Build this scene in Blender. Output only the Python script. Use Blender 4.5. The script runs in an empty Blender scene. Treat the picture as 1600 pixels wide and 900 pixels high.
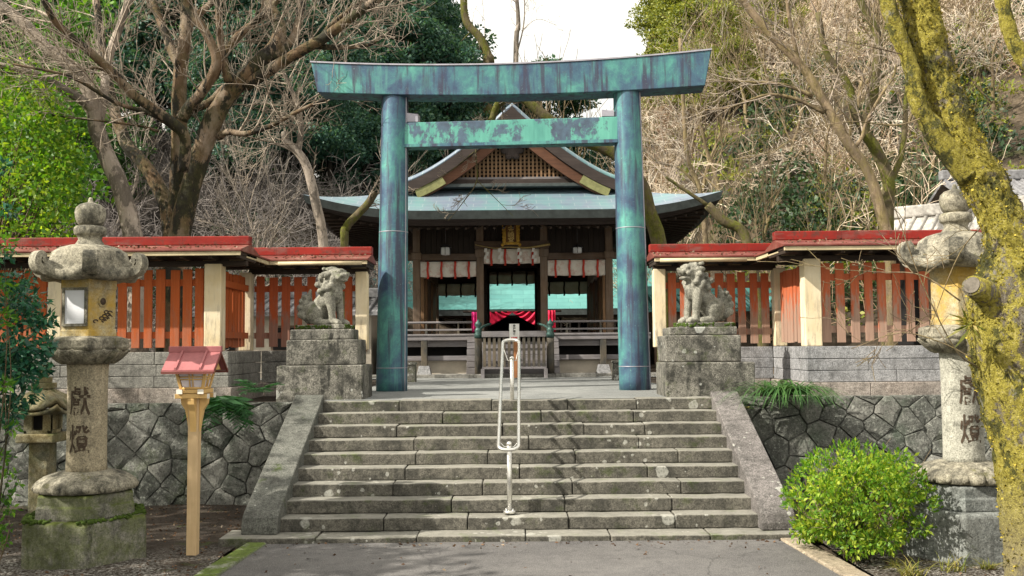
# Shrine gate, stairs and worship hall: every object is built here in code.
SUN_EL, SUN_ROT, SUN_STR, SKY_STR, EXPO = 40, 247, 4.4, .1, .92
SHADE = [(-10.6, 6.4, .8), (-11.6, 9.6, .85), (-6.9, 5.2, .72)]
CLOUD = (8.6, 8.2, 7.2, 1)
import bpy, math, random
import numpy as np
from mathutils import Vector, Matrix, noise as mnoise
R = math.radians; PI = math.pi
S = bpy.context.scene; COL = S.collection
V = Vector

# ---------------------------------------------------------------- camera model
F = 1555.0                      # focal length in pixels of a 1600 px wide frame
CAM = V((0, 0, 2.2))
_p, _r = R(3.31), R(0.5)
FWD = V((0, math.cos(_p), math.sin(_p)))
_up = V((0, -math.sin(_p), math.cos(_p))); _rt = V((1, 0, 0))
RT = _rt*math.cos(_r) - _up*math.sin(_r)
UP = _up*math.cos(_r) + _rt*math.sin(_r)
def ray(px, py): return FWD + RT*((px-800)/F) + UP*((450-py)/F)
def P(px, py, Y):
    d = ray(px, py); return CAM + d*(Y/d.y)
def Pz(px, py, z):
    d = ray(px, py); return CAM + d*((z-CAM.z)/d.z)
def X(px, Y): return P(px, 540, Y).x
def Z(px, py, Y): return P(px, py, Y).z

# ---------------------------------------------------------------- mesh building
def world_loc(o):
    v = V((0, 0, 0))
    while o: v += V(o.location); o = o.parent
    return v

class MB:
    def __init__(s): s.v = []; s.f = []; s.sm = []
    def add(s, vs, fs, smooth=False, M=None):
        b = len(s.v)
        s.v += [tuple(M @ V(p)) if M else tuple(p) for p in vs]
        s.f += [tuple(i+b for i in f) for f in fs]; s.sm += [smooth]*len(fs)
        return s
    def box(s, x0, x1, y0, y1, z0, z1, M=None, jit=0, rnd=None):
        vs = [(x, y, z) for z in (z0, z1) for y in (y0, y1) for x in (x0, x1)]
        if jit: vs = [tuple(c+rnd.uniform(-jit, jit) for c in v) for v in vs]
        return s.add(vs, [(0,2,3,1),(4,5,7,6),(0,1,5,4),(2,6,7,3),(0,4,6,2),(1,3,7,5)], False, M)
    def hexa(s, a, b):          # two quads of 4 points (loops), joined
        vs = list(a)+list(b)
        return s.add(vs, [(3,2,1,0),(4,5,6,7)]+[(i,(i+1)%4,4+(i+1)%4,4+i) for i in range(4)])
    def prism(s, poly, f0, f1, smooth=False):   # poly of 2D points mapped by two functions to 3D
        n = len(poly)
        vs = [f0(*p) for p in poly]+[f1(*p) for p in poly]
        return s.add(vs, [tuple(range(n))[::-1], tuple(range(n, 2*n))]+[(i,(i+1)%n,n+(i+1)%n,n+i) for i in range(n)], smooth)
    def tube(s, pts, rad, n=8, cap=True, smooth=True, rough=0, rs=3.0, seed=0):
        pts = [V(p) for p in pts]; m = len(pts)
        if not hasattr(rad, '__len__'): rad = [rad]*m
        t = (pts[1]-pts[0]).normalized()
        u = t.orthogonal().normalized(); vs = []
        for i, p in enumerate(pts):
            tn = (pts[min(i+1, m-1)]-pts[max(i-1, 0)])
            tn = tn.normalized() if tn.length > 1e-9 else t
            u = (u - tn*u.dot(tn)); u = u.normalized() if u.length > 1e-6 else tn.orthogonal().normalized()
            w = tn.cross(u); t = tn
            for k in range(n):
                a = 2*PI*k/n; d = u*math.cos(a)+w*math.sin(a); r = rad[i]
                if rough:
                    q = (p+d*r)*rs+V((seed, seed*2, 0))
                    r *= 1+rough*(mnoise.noise(q)+.5*mnoise.noise(q*2.7))
                vs.append(p+d*r)
        fs = [(i*n+k, i*n+(k+1)%n, (i+1)*n+(k+1)%n, (i+1)*n+k) for i in range(m-1) for k in range(n)]
        if cap: fs += [tuple(range(n))[::-1], tuple(range((m-1)*n, m*n))]
        return s.add(vs, fs, smooth)
    def lathe(s, prof, n, c=(0,0,0), phase=0, smooth=True, mod=None, cap=True):
        vs = []
        for j, (r, z) in enumerate(prof):
            for k in range(n):
                a = phase+2*PI*k/n; rr = r*(mod(a, j) if mod else 1)
                vs.append((c[0]+rr*math.cos(a), c[1]+rr*math.sin(a), c[2]+z))
        m = len(prof)
        fs = [(i*n+k, i*n+(k+1)%n, (i+1)*n+(k+1)%n, (i+1)*n+k) for i in range(m-1) for k in range(n)]
        if cap: fs += [tuple(range(n))[::-1], tuple(range((m-1)*n, m*n))]
        return s.add(vs, fs, smooth)
    def ball(s, c, r, n=12, M=None):
        if not hasattr(r, '__len__'): r = (r, r, r)
        vs = [(c[0], c[1], c[2]-r[2])]; h = n//2
        for i in range(1, h):
            b = -PI/2+PI*i/h
            for k in range(n):
                a = 2*PI*k/n
                vs.append((c[0]+r[0]*math.cos(b)*math.cos(a), c[1]+r[1]*math.cos(b)*math.sin(a), c[2]+r[2]*math.sin(b)))
        vs.append((c[0], c[1], c[2]+r[2])); e = len(vs)-1
        fs = [(0, 1+(k+1)%n, 1+k) for k in range(n)]
        for i in range(h-2):
            o = 1+i*n
            fs += [(o+k, o+(k+1)%n, o+n+(k+1)%n, o+n+k) for k in range(n)]
        o = 1+(h-2)*n
        fs += [(o+k, o+(k+1)%n, e) for k in range(n)]
        return s.add(vs, fs, True, M)
    def caps(s, a, b, ra, rb, n=10, k=8):      # chain of balls = capsule, for remeshing
        a, b = V(a), V(b)
        for i in range(k+1):
            t = i/k; s.ball(a.lerp(b, t), ra+(rb-ra)*t, n)
        return s
    def grid(s, fn, nu, nv, smooth=True):
        vs = [fn(i/nu, j/nv) for j in range(nv+1) for i in range(nu+1)]
        w = nu+1
        return s.add(vs, [(j*w+i, j*w+i+1, (j+1)*w+i+1, (j+1)*w+i) for j in range(nv) for i in range(nu)], smooth)
    def move(s, M): s.v = [tuple(M @ V(p)) for p in s.v]; return s
    def build(s, name, mat, parent=None, bev=0, seg=2, loc=None, remesh=0, solid=0, sub=0, label=None):
        return make(name, s.v, s.f, mat, parent, bev, seg, loc, s.sm, remesh, solid, sub, label)

def make(name, v, f, mat, parent=None, bev=0, seg=2, loc=None, sm=None, remesh=0, solid=0, sub=0, label=None):
    v = np.asarray(v, dtype=np.float32).reshape(-1, 3)
    if parent is not None: off = np.array(world_loc(parent), dtype=np.float32)
    elif loc is not None: off = np.array(loc, dtype=np.float32)
    else: off = np.array([(v[:,0].min()+v[:,0].max())/2, (v[:,1].min()+v[:,1].max())/2, v[:,2].min()], dtype=np.float32)
    me = bpy.data.meshes.new(name); v = v-off
    if isinstance(f, np.ndarray):
        n, k = f.shape
        me.vertices.add(len(v)); me.vertices.foreach_set('co', v.ravel())
        me.loops.add(n*k); me.loops.foreach_set('vertex_index', f.astype(np.int32).ravel())
        me.polygons.add(n); me.polygons.foreach_set('loop_start', np.arange(0, n*k, k, dtype=np.int32))
        me.update(calc_edges=True)
    else:
        me.from_pydata(v.tolist(), [], f)
    if sm is not None and len(sm) == len(me.polygons): me.polygons.foreach_set('use_smooth', list(map(bool, sm)))
    me.materials.append(mat)
    o = bpy.data.objects.new(name, me); COL.objects.link(o)
    if parent is not None: o.parent = parent
    else: o.location = off.tolist()
    if solid:
        m = o.modifiers.new('Solidify', 'SOLIDIFY'); m.thickness = solid; m.offset = 0
    if bev:
        m = o.modifiers.new('Bevel', 'BEVEL'); m.width = bev; m.segments = seg; m.limit_method = 'ANGLE'; m.angle_limit = R(40)
    if remesh:
        m = o.modifiers.new('Remesh', 'REMESH'); m.mode = 'VOXEL'; m.voxel_size = remesh; m.use_smooth_shade = True
        m = o.modifiers.new('Smooth', 'SMOOTH'); m.iterations = 2; m.factor = .5
    if sub:
        m = o.modifiers.new('Subsurf', 'SUBSURF'); m.levels = m.render_levels = sub
    if label: o['label'] = label
    return o

def tag(o, label=None, cat=None, group=None, kind=None):
    if label: o['label'] = label
    if cat: o['category'] = cat
    if group: o['group'] = group
    if kind: o['kind'] = kind
    return o
def thing(name, label, cat, loc=(0,0,0), rz=0, group=None):
    o = bpy.data.objects.new(name, None); COL.objects.link(o)
    o.location = loc; o.rotation_euler = (0, 0, rz); o.empty_display_size = .2
    return tag(o, label, cat, group)
def copy_tree(o, parent=None):
    c = o.copy(); COL.objects.link(c)
    if parent: c.parent = parent
    for ch in list(o.children): copy_tree(ch, c)
    return c
def place(o, loc, rz=0, sc=1, label=None):
    o.location = loc; o.rotation_euler = (0, 0, rz); o.scale = (sc,)*3
    if label: o['label'] = label
    return o

def spline(pts, k=6):           # Catmull-Rom through points of any dimension
    pts = [np.array(p, dtype=float) for p in pts]
    q = [2*pts[0]-pts[1]]+pts+[2*pts[-1]-pts[-2]]; out = []
    for i in range(1, len(q)-2):
        a, b, c, d = q[i-1:i+3]
        for j in range(k):
            t = j/k
            out.append(.5*((2*b)+(c-a)*t+(2*a-5*b+4*c-d)*t*t+(3*b-a-3*c+d)*t**3))
    out.append(pts[-1]); return out

def glyphs(text, size, bold=.015):
    c = bpy.data.curves.new('writing', 'FONT'); c.body = text; c.size = size; c.offset = bold*size
    c.align_x = 'CENTER'; c.align_y = 'CENTER'; c.resolution_u = 2
    o = bpy.data.objects.new('writing', c); COL.objects.link(o)
    bpy.context.view_layer.update()
    me = bpy.data.meshes.new_from_object(o.evaluated_get(bpy.context.evaluated_depsgraph_get()))
    vs = [tuple(v.co) for v in me.vertices]; fs = [tuple(p.vertices) for p in me.polygons]
    bpy.data.objects.remove(o); bpy.data.curves.remove(c); bpy.data.meshes.remove(me)
    # centre the ink box
    if vs:
        xs = [v[0] for v in vs]; ys = [v[1] for v in vs]
        cx, cy = (min(xs)+max(xs))/2, (min(ys)+max(ys))/2
        vs = [(v[0]-cx, v[1]-cy) for v in vs]
    return vs, fs

# ---------------------------------------------------------------- materials
class G:
    def __init__(s, name, rough=.8, metal=0, spec=.3):
        s.m = bpy.data.materials.new(name); s.m.use_nodes = True; s.t = s.m.node_tree
        s.b = s.t.nodes['Principled BSDF']; s.out = s.t.nodes['Material Output']
        s.b.inputs['Roughness'].default_value = rough; s.b.inputs['Metallic'].default_value = metal
        s.b.inputs['Specular IOR Level'].default_value = spec
        s.g = s.t.nodes.new('ShaderNodeNewGeometry'); s.pos = s.g.outputs['Position']
    def n(s, typ, ins=None, **kw):
        nd = s.t.nodes.new('ShaderNode'+typ)
        for k, v in kw.items(): setattr(nd, k, v)
        for k, v in (ins or {}).items(): s.set(nd.inputs[k], v)
        return nd
    def set(s, sock, v):
        if isinstance(v, bpy.types.NodeSocket): s.t.links.new(v, sock)
        else:
            if isinstance(v, tuple) and len(v) == 3 and sock.type == 'RGBA': v = v+(1,)
            sock.default_value = v
    def vec(s, sx, sy, sz, loc=(0,0,0), rot=(0,0,0), src=None):
        return s.n('Mapping', {0: src or s.pos, 1: loc, 2: rot, 3: (sx, sy, sz)}).outputs[0]
    def obj(s): return s.n('TexCoord').outputs['Object']
    def noise(s, sc, det=4, ro=.6, vec=None, dist=0):
        return s.n('TexNoise', {'Vector': vec or s.pos, 'Scale': sc, 'Detail': det, 'Roughness': ro, 'Distortion': dist}).outputs[0]
    def vor(s, sc, vec=None, feature='F1', rnd=1, out=0):
        return s.n('TexVoronoi', {'Vector': vec or s.pos, 'Scale': sc, 'Randomness': rnd}, feature=feature).outputs[out]
    def ramp(s, fac, stops, interp='LINEAR'):
        nd = s.n('ValToRGB', {0: fac}); cr = nd.color_ramp; cr.interpolation = interp
        while len(cr.elements) < len(stops): cr.elements.new(.5)
        for e, (p, c) in zip(cr.elements, stops):
            e.position = p; e.color = (c+(1,)) if isinstance(c, tuple) else (c, c, c, 1)
        return nd.outputs[0]
    def mr(s, v, a, b, c=0., d=1.):
        return s.n('MapRange', {0: v, 1: a, 2: b, 3: c, 4: d}).outputs[0]
    def mix(s, f, a, b, blend='MIX'):
        nd = s.n('Mix', None, data_type='RGBA', blend_type=blend)
        s.set(nd.inputs[0], f); s.set(nd.inputs[6], a); s.set(nd.inputs[7], b)
        return nd.outputs[2]
    def math(s, op, a, b=0.):
        return s.n('Math', {0: a, 1: b}, operation=op).outputs[0]
    def nz(s): return s.n('SeparateXYZ', {0: s.g.outputs['Normal']}).outputs[2]
    def z(s, src=None): return s.n('SeparateXYZ', {0: src or s.pos}).outputs[2]
    def col(s, c): s.set(s.b.inputs['Base Color'], c); return s
    def bump(s, h, st=.3, d=.02, nrm=None):
        nd = s.n('Bump', {'Height': h, 'Strength': st, 'Distance': d})
        if nrm: s.set(nd.inputs['Normal'], nrm)
        s.set(s.b.inputs['Normal'], nd.outputs[0]); return nd.outputs[0]
    def island(s): return s.g.outputs['Random Per Island']

def simple(name, c, rough=.7, var=.25, sc=6, metal=0, bump=.1, spec=.3):
    g = G(name, rough, metal, spec); n = g.noise(sc, 6, .65)
    lo = tuple(x*(1-var) for x in c); hi = tuple(min(1, x*(1+var)) for x in c)
    g.col(g.ramp(n, [(.3, lo), (.7, hi)]))
    if bump: g.bump(g.noise(sc*12, 4), bump, .01)
    return g.m

def stone(name, c1, c2, dark=(.03,.03,.026), stain=.5, streak=.35, lich=0., lichc=(.42,.43,.39), moss=0., mossc=(.06,.09,.012), speck=.5, st=.5, yellow=0., ls=3.2, bright_top=0.):
    g = G(name, .85)
    c = g.ramp(g.noise(1.7, 6, .65), [(.3, c1), (.7, c2)])
    sp = g.noise(62, 3, .75)
    c = g.mix(g.mr(sp, .52, .64, 0, speck*1.25), c, tuple(x*.25 for x in c1))
    c = g.mix(g.mr(sp, .47, .34, 0, speck*.9), c, tuple(min(.75, x*1.75) for x in c2))
    md = g.noise(17, 6, .75, vec=g.vec(1, 1, 1, (3, 8, 6)))
    c = g.mix(g.mr(md, .5, .63, 0, .35+stain*.5), c, tuple(x*.42 for x in c1))
    c = g.mix(g.mr(md, .45, .33, 0, .5), c, tuple(min(.75, x*1.35) for x in c2))
    w = g.noise(9, 6, .7)
    sv = g.noise(1, 5, .65, vec=g.vec(7, 7, .7))
    k = g.math('MULTIPLY', g.mr(sv, .5, .68), g.mr(w, .4, .6))
    c = g.mix(g.math('MULTIPLY', k, streak*1.6), c, dark)
    big = g.noise(2.6, 9, .75, vec=g.vec(1, 1, 1, (7, 3, 5)))
    c = g.mix(g.math('MULTIPLY', g.mr(big, .47, .62), stain), c, dark)
    if yellow:
        c = g.mix(g.math('MULTIPLY', g.mr(g.noise(3.1, 7, .7, vec=g.vec(1, 1, 1, (2, 9, 1))), .38, .6), yellow), c, (.46, .29, .04))
    if lich:
        d = g.vor(ls, vec=g.mix(.06, g.pos, g.n('TexNoise', {'Vector': g.pos, 'Scale': 9}).outputs['Color'], 'ADD'))
        rad = g.mr(g.noise(1.3, 2, .5, vec=g.vec(1, 1, 1, (4, 1, 8))), .45, .7, 0, .3)
        m1 = g.mr(g.math('SUBTRACT', rad, d), 0, .03)
        d2 = g.vor(ls*3.3, vec=g.mix(.03, g.pos, g.n('TexNoise', {'Vector': g.pos, 'Scale': 20}).outputs['Color'], 'ADD'))
        m2 = g.mr(g.math('SUBTRACT', g.math('MULTIPLY', rad, 1.1), d2), 0, .04)
        m1 = g.math('MAXIMUM', m1, m2)
        m1 = g.math('MULTIPLY', m1, g.mr(g.noise(40, 3, .6), .3, .55, .35, 1))
        c = g.mix(g.math('MULTIPLY', m1, lich), c, lichc)
    if moss:
        up = g.mr(g.nz(), -.5, 1, .0, 1)
        mm = g.math('MULTIPLY', g.mr(g.noise(3.3, 8, .7, vec=g.vec(1, 1, 1, (1, 5, 2))), .62-.24*moss, .72-.22*moss), g.math('ADD', g.math('MULTIPLY', up, .75), .25))
        c = g.mix(g.math('MINIMUM', mm, 1.), c, g.ramp(g.noise(22, 4), [(.35, tuple(x*.5 for x in mossc)), (.7, mossc)]))
    if bright_top: c = g.mix(g.math('MULTIPLY', g.mr(g.nz(), .75, .95), g.mr(g.noise(6, 6, .7), .3, .6, bright_top*.5, bright_top)), c, (.36,.35,.31))  # brightens upward-facing stone in the colour, so treads stand out from risers
    g.col(c)
    h = g.math('ADD', g.noise(14, 8, .75), g.math('MULTIPLY', sp, .5))
    g.bump(h, st, .02)
    return g.m

def wood(name, c1, c2, axis='z', rough=.75, grey=None, gk=.5, st=.25):
    g = G(name, rough)
    sc = {'z': (26, 26, 1.3), 'x': (1.3, 26, 26), 'y': (26, 1.3, 26)}[axis]
    gr = g.noise(1, 6, .65, vec=g.vec(*sc), dist=.4)
    c = g.ramp(gr, [(.28, c1), (.72, c2)])
    c = g.mix(g.mr(g.noise(2.2, 5), .4, .7, 0, .45), c, tuple(x*.55 for x in c1))
    if grey: c = g.mix(g.math('MULTIPLY', g.mr(g.noise(2.7, 6, .7, vec=g.vec(1, 1, .5, (3, 3, 3))), .4, .62), gk), c, grey)
    g.col(c); g.bump(gr, st, .01); return g.m

def foliage(name, stops, trans=.35, rough=.5):
    g = G(name, rough, 0, .35)
    c = g.ramp(g.island(), stops)
    c = g.mix(g.mr(g.noise(.8, 3), .35, .7, 0, .5), c, tuple(x*.6 for x in stops[0][1]))
    g.col(c)
    tr = g.n('BsdfTranslucent', {0: g.mix(1., c, (1.5, 1.4, .5), 'MULTIPLY')})
    ms = g.n('MixShader', {0: trans, 1: g.b.outputs[0], 2: tr.outputs[0]})
    g.t.links.new(ms.outputs[0], g.out.inputs[0]); return g.m

def bark(name, c1, c2, dark=(.02,.018,.014), dk=.5, moss=None, mk=.5, pale=None, pk=0., st=.8):
    g = G(name, .9)
    f = g.noise(1, 8, .7, vec=g.vec(9, 9, 2.5), dist=.6)
    c = g.ramp(f, [(.3, c1), (.7, c2)])
    if pale: c = g.mix(g.math('MULTIPLY', g.mr(g.noise(2.2, 6, .7, vec=g.vec(1, 1, .5, (5, 1, 1))), .45, .6), pk), c, pale)
    sp = g.noise(9, 8, .78, vec=g.vec(1, 1, .6, (2, 6, 3)))
    mk_ = g.math('ADD', g.mr(g.noise(2.4, 7, .72, vec=g.vec(1, 1, .45)), .44, .58), g.math('MULTIPLY', g.math('SUBTRACT', sp, .5), 1.8))
    c = g.mix(g.math('MULTIPLY', g.mr(mk_, .35, .6), dk), c, dark)
    c = g.mix(g.mr(sp, .42, .3, 0, .5), c, tuple(min(.7, x*1.9) for x in c2))
    if moss:
        c = g.mix(g.math('MULTIPLY', g.mr(g.noise(2.6, 9, .75, vec=g.vec(1, 1, .7, (9, 4, 2))), .45, .58), mk), c, g.ramp(g.noise(17, 5), [(.35, tuple(x*.45 for x in moss)), (.7, moss)]))
    g.col(c); g.bump(g.math('ADD', f, g.math('MULTIPLY', g.noise(38, 6, .7), .6)), st, .03); return g.m
MT = {}
def copper():
    g = G('copper_patina', .5, .25, .4)
    st = g.noise(1, 6, .6, vec=g.vec(9, 9, .55))
    pt = g.noise(1.9, 8, .68, vec=g.vec(1, 1, .75, (3.3, 1, 4)), dist=.3)
    c = g.ramp(pt, [(.36, (.045, .075, .14)), (.47, (.06, .13, .19)), (.56, (.07, .21, .22)), (.68, (.11, .36, .3))])
    c = g.mix(g.mr(st, .53, .68, 0, .6), c, (.11, .32, .28))
    c = g.mix(g.mr(g.noise(1, 5, .6, vec=g.vec(8, 8, .45, (5, 5, 5))), .51, .6, 0, .85), c, (.05, .05, .085))
    c = g.mix(g.mr(g.noise(7, 7, .75, vec=g.vec(1, 1, 1, (8, 2, 2))), .6, .68, 0, .6), c, (.07, .065, .09))
    c = g.mix(g.mr(g.noise(34, 5, .7), .6, .72, 0, .45), c, (.22, .5, .43))
    g.col(c); g.set(g.b.inputs['Roughness'], g.mr(pt, .3, .7, .42, .68))
    g.bump(g.noise(26, 6, .65), .14, .01); return g.m
MT['copper'] = copper()
def copper_beam():
    g = G('copper_patina_bright', .5, .2, .4)
    blot = g.noise(2.1, 9, .72, vec=g.vec(1, 1, .7, (2.6, 0, .3)), dist=.2)
    c = g.ramp(g.noise(1, 6, .6, vec=g.vec(7, 7, 1.2)), [(.3, (.07, .25, .22)), (.7, (.13, .41, .33))])
    c = g.mix(g.mr(blot, .48, .53, 0, .92), c, g.ramp(g.noise(9, 4), [(.3, (.05, .05, .09)), (.7, (.08, .12, .19))]))
    g.col(c); g.bump(g.noise(26, 6, .65), .14, .01); return g.m
MT['copper_beam'] = copper_beam()
MT['copper_cap'] = simple('copper_cap', (.34, .33, .38), .45, .2, 5, .3)

MT['granite'] = stone('granite', (.17,.168,.155), (.3,.29,.265), stain=.45, streak=.35, speck=.45)
MT['granite_right'] = stone('granite_pale', (.23,.235,.25), (.36,.36,.37), stain=.4, streak=.35, speck=.6)
MT['granite_pink'] = stone('granite_pink', (.27,.23,.2), (.4,.36,.33), stain=.4, streak=.35, speck=.5)
MT['step'] = stone('step_stone', (.085,.08,.068), (.165,.155,.13), stain=.75, bright_top=.5, streak=.4, lich=.65, lichc=(.46,.46,.42), moss=.3, speck=.5, ls=2.6)
MT['balustrade'] = stone('balustrade_stone', (.085,.092,.08), (.15,.15,.135), stain=.5, streak=.3, lich=.6, moss=.12, speck=.6)
MT['balustrade_right'] = stone('balustrade_stone_mauve', (.125,.115,.112), (.2,.185,.18), stain=.5, streak=.3, lich=.6, speck=.7)
MT['pedestal'] = stone('pedestal_stone', (.12,.115,.1), (.25,.24,.21), stain=.95, streak=1., lich=.75, lichc=(.48,.49,.46), moss=.3, speck=.7, ls=2.2)
MT['lion'] = stone('statue_stone', (.18,.175,.145), (.34,.33,.28), stain=.5, streak=.3, moss=.25, mossc=(.1,.12,.05), speck=.5, st=.6)
MT['moss_pad'] = simple('moss_pad', (.05,.085,.01), .95, .5, 18, bump=.8)
MT['lantern'] = stone('lantern_stone', (.22,.2,.15), (.37,.345,.275), stain=.8, streak=.8, moss=.2, mossc=(.14,.14,.03), speck=.45)
MT['lantern_post'] = stone('lantern_post_stone', (.3,.255,.175), (.43,.375,.27), stain=.2, streak=.35, speck=.55)
MT['lantern_post_right'] = stone('lantern_post_stone_grey', (.31,.305,.26), (.44,.43,.375), stain=.2, streak=.35, speck=.5)
MT['lantern_yellow'] = stone('lantern_stone_lichen', (.34,.3,.2), (.48,.42,.28), stain=.3, streak=.5, speck=.35, yellow=.85)
MT['lantern_base'] = stone('lantern_base_stone', (.14,.14,.115), (.26,.25,.21), stain=.6, streak=.9, moss=.9, mossc=(.1,.13,.015), speck=.5)
MT['lantern_base_right'] = stone('lantern_base_stone_grey', (.15,.165,.16), (.26,.27,.26), stain=.5, streak=.6, moss=.1, speck=.5)
MT['small_lantern'] = stone('small_lantern_stone', (.14,.14,.1), (.25,.24,.17), stain=.5, streak=.5, moss=.6, mossc=(.09,.1,.03), yellow=.2)
MT['ink'] = simple('carved_letter', (.07,.05,.035), .9, .5, 30)
MT['paper'] = simple('window_paper', (.66,.67,.72), .8, .04, 6)

def rough_stones():
    g = G('rough_wall_stone', .9)
    c = g.ramp(g.island(), [(0, (.1,.105,.095)), (.5, (.17,.17,.155)), (1, (.26,.255,.235))])
    c = g.mix(g.mr(g.noise(3, 8, .7), .42, .66, 0, .75), c, (.055,.058,.052))
    c = g.mix(g.mr(g.noise(11, 8, .75, vec=g.vec(1,1,1,(4,4,4))), .54, .66, 0, .7), c, (.36,.36,.33))
    c = g.mix(g.mr(g.noise(1.8, 7, .7, vec=g.vec(1,1,1,(9,1,3))), .56, .68, 0, .6), c, (.06,.08,.03))
    c = g.mix(g.mr(g.noise(38, 5, .75), .52, .62, 0, .8), c, (.03,.032,.028))
    c = g.mix(g.mr(g.noise(24, 6, .78, vec=g.vec(1,1,1,(1,7,2))), .54, .64, 0, .75), c, (.34,.36,.32))
    c = g.mix(g.mr(g.noise(1.1, 7, .75, vec=g.vec(1,1,1,(2,2,3))), .5, .62, 0, .55), c, (.05,.075,.05))
    g.col(c); g.bump(g.math('ADD', g.noise(9, 9, .75), g.math('MULTIPLY', g.noise(60, 4), .3)), .9, .04); return g.m
MT['rough'] = rough_stones()
MT['joint'] = simple('wall_joint', (.02,.022,.018), .95, .4, 8)

def asphalt(name, a, b, k=1):
    g = G(name, .85)
    c = g.ramp(g.noise(1.1, 7, .65), [(.3, a), (.7, b)])
    c = g.mix(g.mr(g.noise(.5, 8, .75, vec=g.vec(1,1,1,(3,1,0))), .45, .62, 0, .6), c, tuple(x*1.55 for x in b))
    c = g.mix(g.mr(g.noise(4, 8, .78), .54, .66, 0, .55), c, tuple(x*.5 for x in a))
    c = g.mix(g.mr(g.vor(95), .1, .55, .55, 0), c, tuple(min(.6, x*2.4) for x in b))
    c = g.mix(g.mr(g.noise(160, 2, .6), .52, .66, 0, .6), c, (.03,.03,.032))
    crack = g.vor(.42, vec=g.mix(.35, g.pos, g.n('TexNoise', {'Vector': g.pos, 'Scale': 3, 'Detail': 6}).outputs['Color'], 'ADD'), feature='DISTANCE_TO_EDGE')
    c = g.mix(g.mr(crack, .0, .006, .5*k, 0), c, (.03,.03,.03))
    g.col(c); g.bump(g.vor(110), .5, .008); return g.m
MT['asphalt'] = asphalt('asphalt', (.075,.072,.074), (.12,.115,.112))
MT['landing'] = asphalt('landing_paving', (.13,.14,.14), (.2,.205,.2), 0)

def soil():
    g = G('soil', .95)
    c = g.ramp(g.noise(2.2, 9, .75), [(.3, (.018,.014,.01)), (.55, (.05,.036,.026)), (.75, (.1,.08,.06))])
    gv = g.vor(48)
    near = g.mr(g.n('SeparateXYZ', {0: g.pos}).outputs[1], 11.4, 10.2, 0, 1)
    k = g.math('MULTIPLY', g.mr(g.noise(30, 4, .7), .45, .6), g.math('MULTIPLY', g.math('ADD', near, .12), g.mr(g.noise(1.4, 5), .3, .55)))
    c = g.mix(k, c, g.ramp(g.vor(48, out=1), [(.2, (.2,.19,.17)), (.8, (.45,.43,.4))]))
    m = g.mr(g.noise(.9, 7, .7, vec=g.vec(1,1,1,(6,1,0))), .58, .66, 0, .8)
    c = g.mix(m, c, (.06,.085,.012))
    g.col(c); g.bump(g.math('ADD', g.noise(22, 8, .75), gv), .9, .03); return g.m
MT['soil'] = soil()
def hillmat():
    g = G('hill_ground', .95)
    c = g.ramp(g.noise(.55, 10, .75), [(.34, (.025,.02,.012)), (.5, (.09,.068,.044)), (.62, (.26,.2,.14)), (.75, (.44,.36,.26))])
    c = g.mix(g.mr(g.noise(.35, 8, .75, vec=g.vec(1,1,1,(3,7,1))), .54, .64, 0, .75), c, g.ramp(g.noise(5, 5), [(.3, (.05,.08,.015)), (.7, (.16,.2,.05))]))
    c = g.mix(g.mr(g.noise(6, 8, .8), .52, .65, 0, .5), c, (.09,.065,.045))
    g.col(c); g.bump(g.noise(7, 10, .8), 1, .25); return g.m
MT['hill'] = hillmat()

MT['curb_moss'] = stone('mossy_curb', (.22,.23,.19), (.33,.33,.28), stain=.3, moss=.95, mossc=(.12,.17,.03), speck=.4)
MT['curb'] = stone('curb_stone', (.26,.21,.15), (.4,.34,.26), stain=.3, speck=.4)

def slat(name, top, zmid, band, grey, amount):
    g = G(name, .75)
    gr = g.noise(1, 6, .7, vec=g.vec(30, 30, 1.6), dist=.3)
    red = g.ramp(gr, [(.3, tuple(x*.72 for x in top)), (.7, top)])
    gy = g.ramp(gr, [(.3, tuple(x*.6 for x in grey)), (.7, grey)])
    t = g.math('ADD', g.mr(g.z(), zmid+band, zmid-band), g.math('MULTIPLY', g.math('SUBTRACT', g.noise(1, 6, .7, vec=g.vec(14, 14, 3)), .5), 2.4))
    c = g.mix(g.math('MULTIPLY', g.mr(t, .35, .7), amount), red, gy)
    c = g.mix(g.mr(g.noise(38, 6, .75), .6, .68, 0, .5), c, grey)
    g.col(c); g.bump(gr, .3, .01); return g.m
MT['slat_left'] = slat('red_slat', (.46,.1,.022), 2.5, .5, (.26,.19,.15), .3)
MT['slat_mid'] = slat('red_slat_faded', (.44,.09,.028), 2.75, .5, (.27,.2,.165), .7)
MT['slat_right'] = slat('red_slat_worn', (.5,.12,.045), 2.82, .5, (.36,.28,.22), .82)
def cream():
    g = G('cream_paint', .6)
    c = g.ramp(g.noise(2, 5), [(.3, (.62,.5,.3)), (.7, (.74,.66,.5))])
    p = g.math('MULTIPLY', g.mr(g.noise(1, 7, .75, vec=g.vec(16,16,2.6)), .5, .62), g.mr(g.z(), 3.3, 2.2, .12, .9))
    c = g.mix(p, c, (.3,.25,.19))
    g.col(c); g.bump(g.noise(1, 6, .7, vec=g.vec(30,30,2)), .25, .01); return g.m
MT['cream'] = cream()
MT['cream_edge'] = simple('cream_board', (.5,.42,.27), .65, .3, 3)
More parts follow.
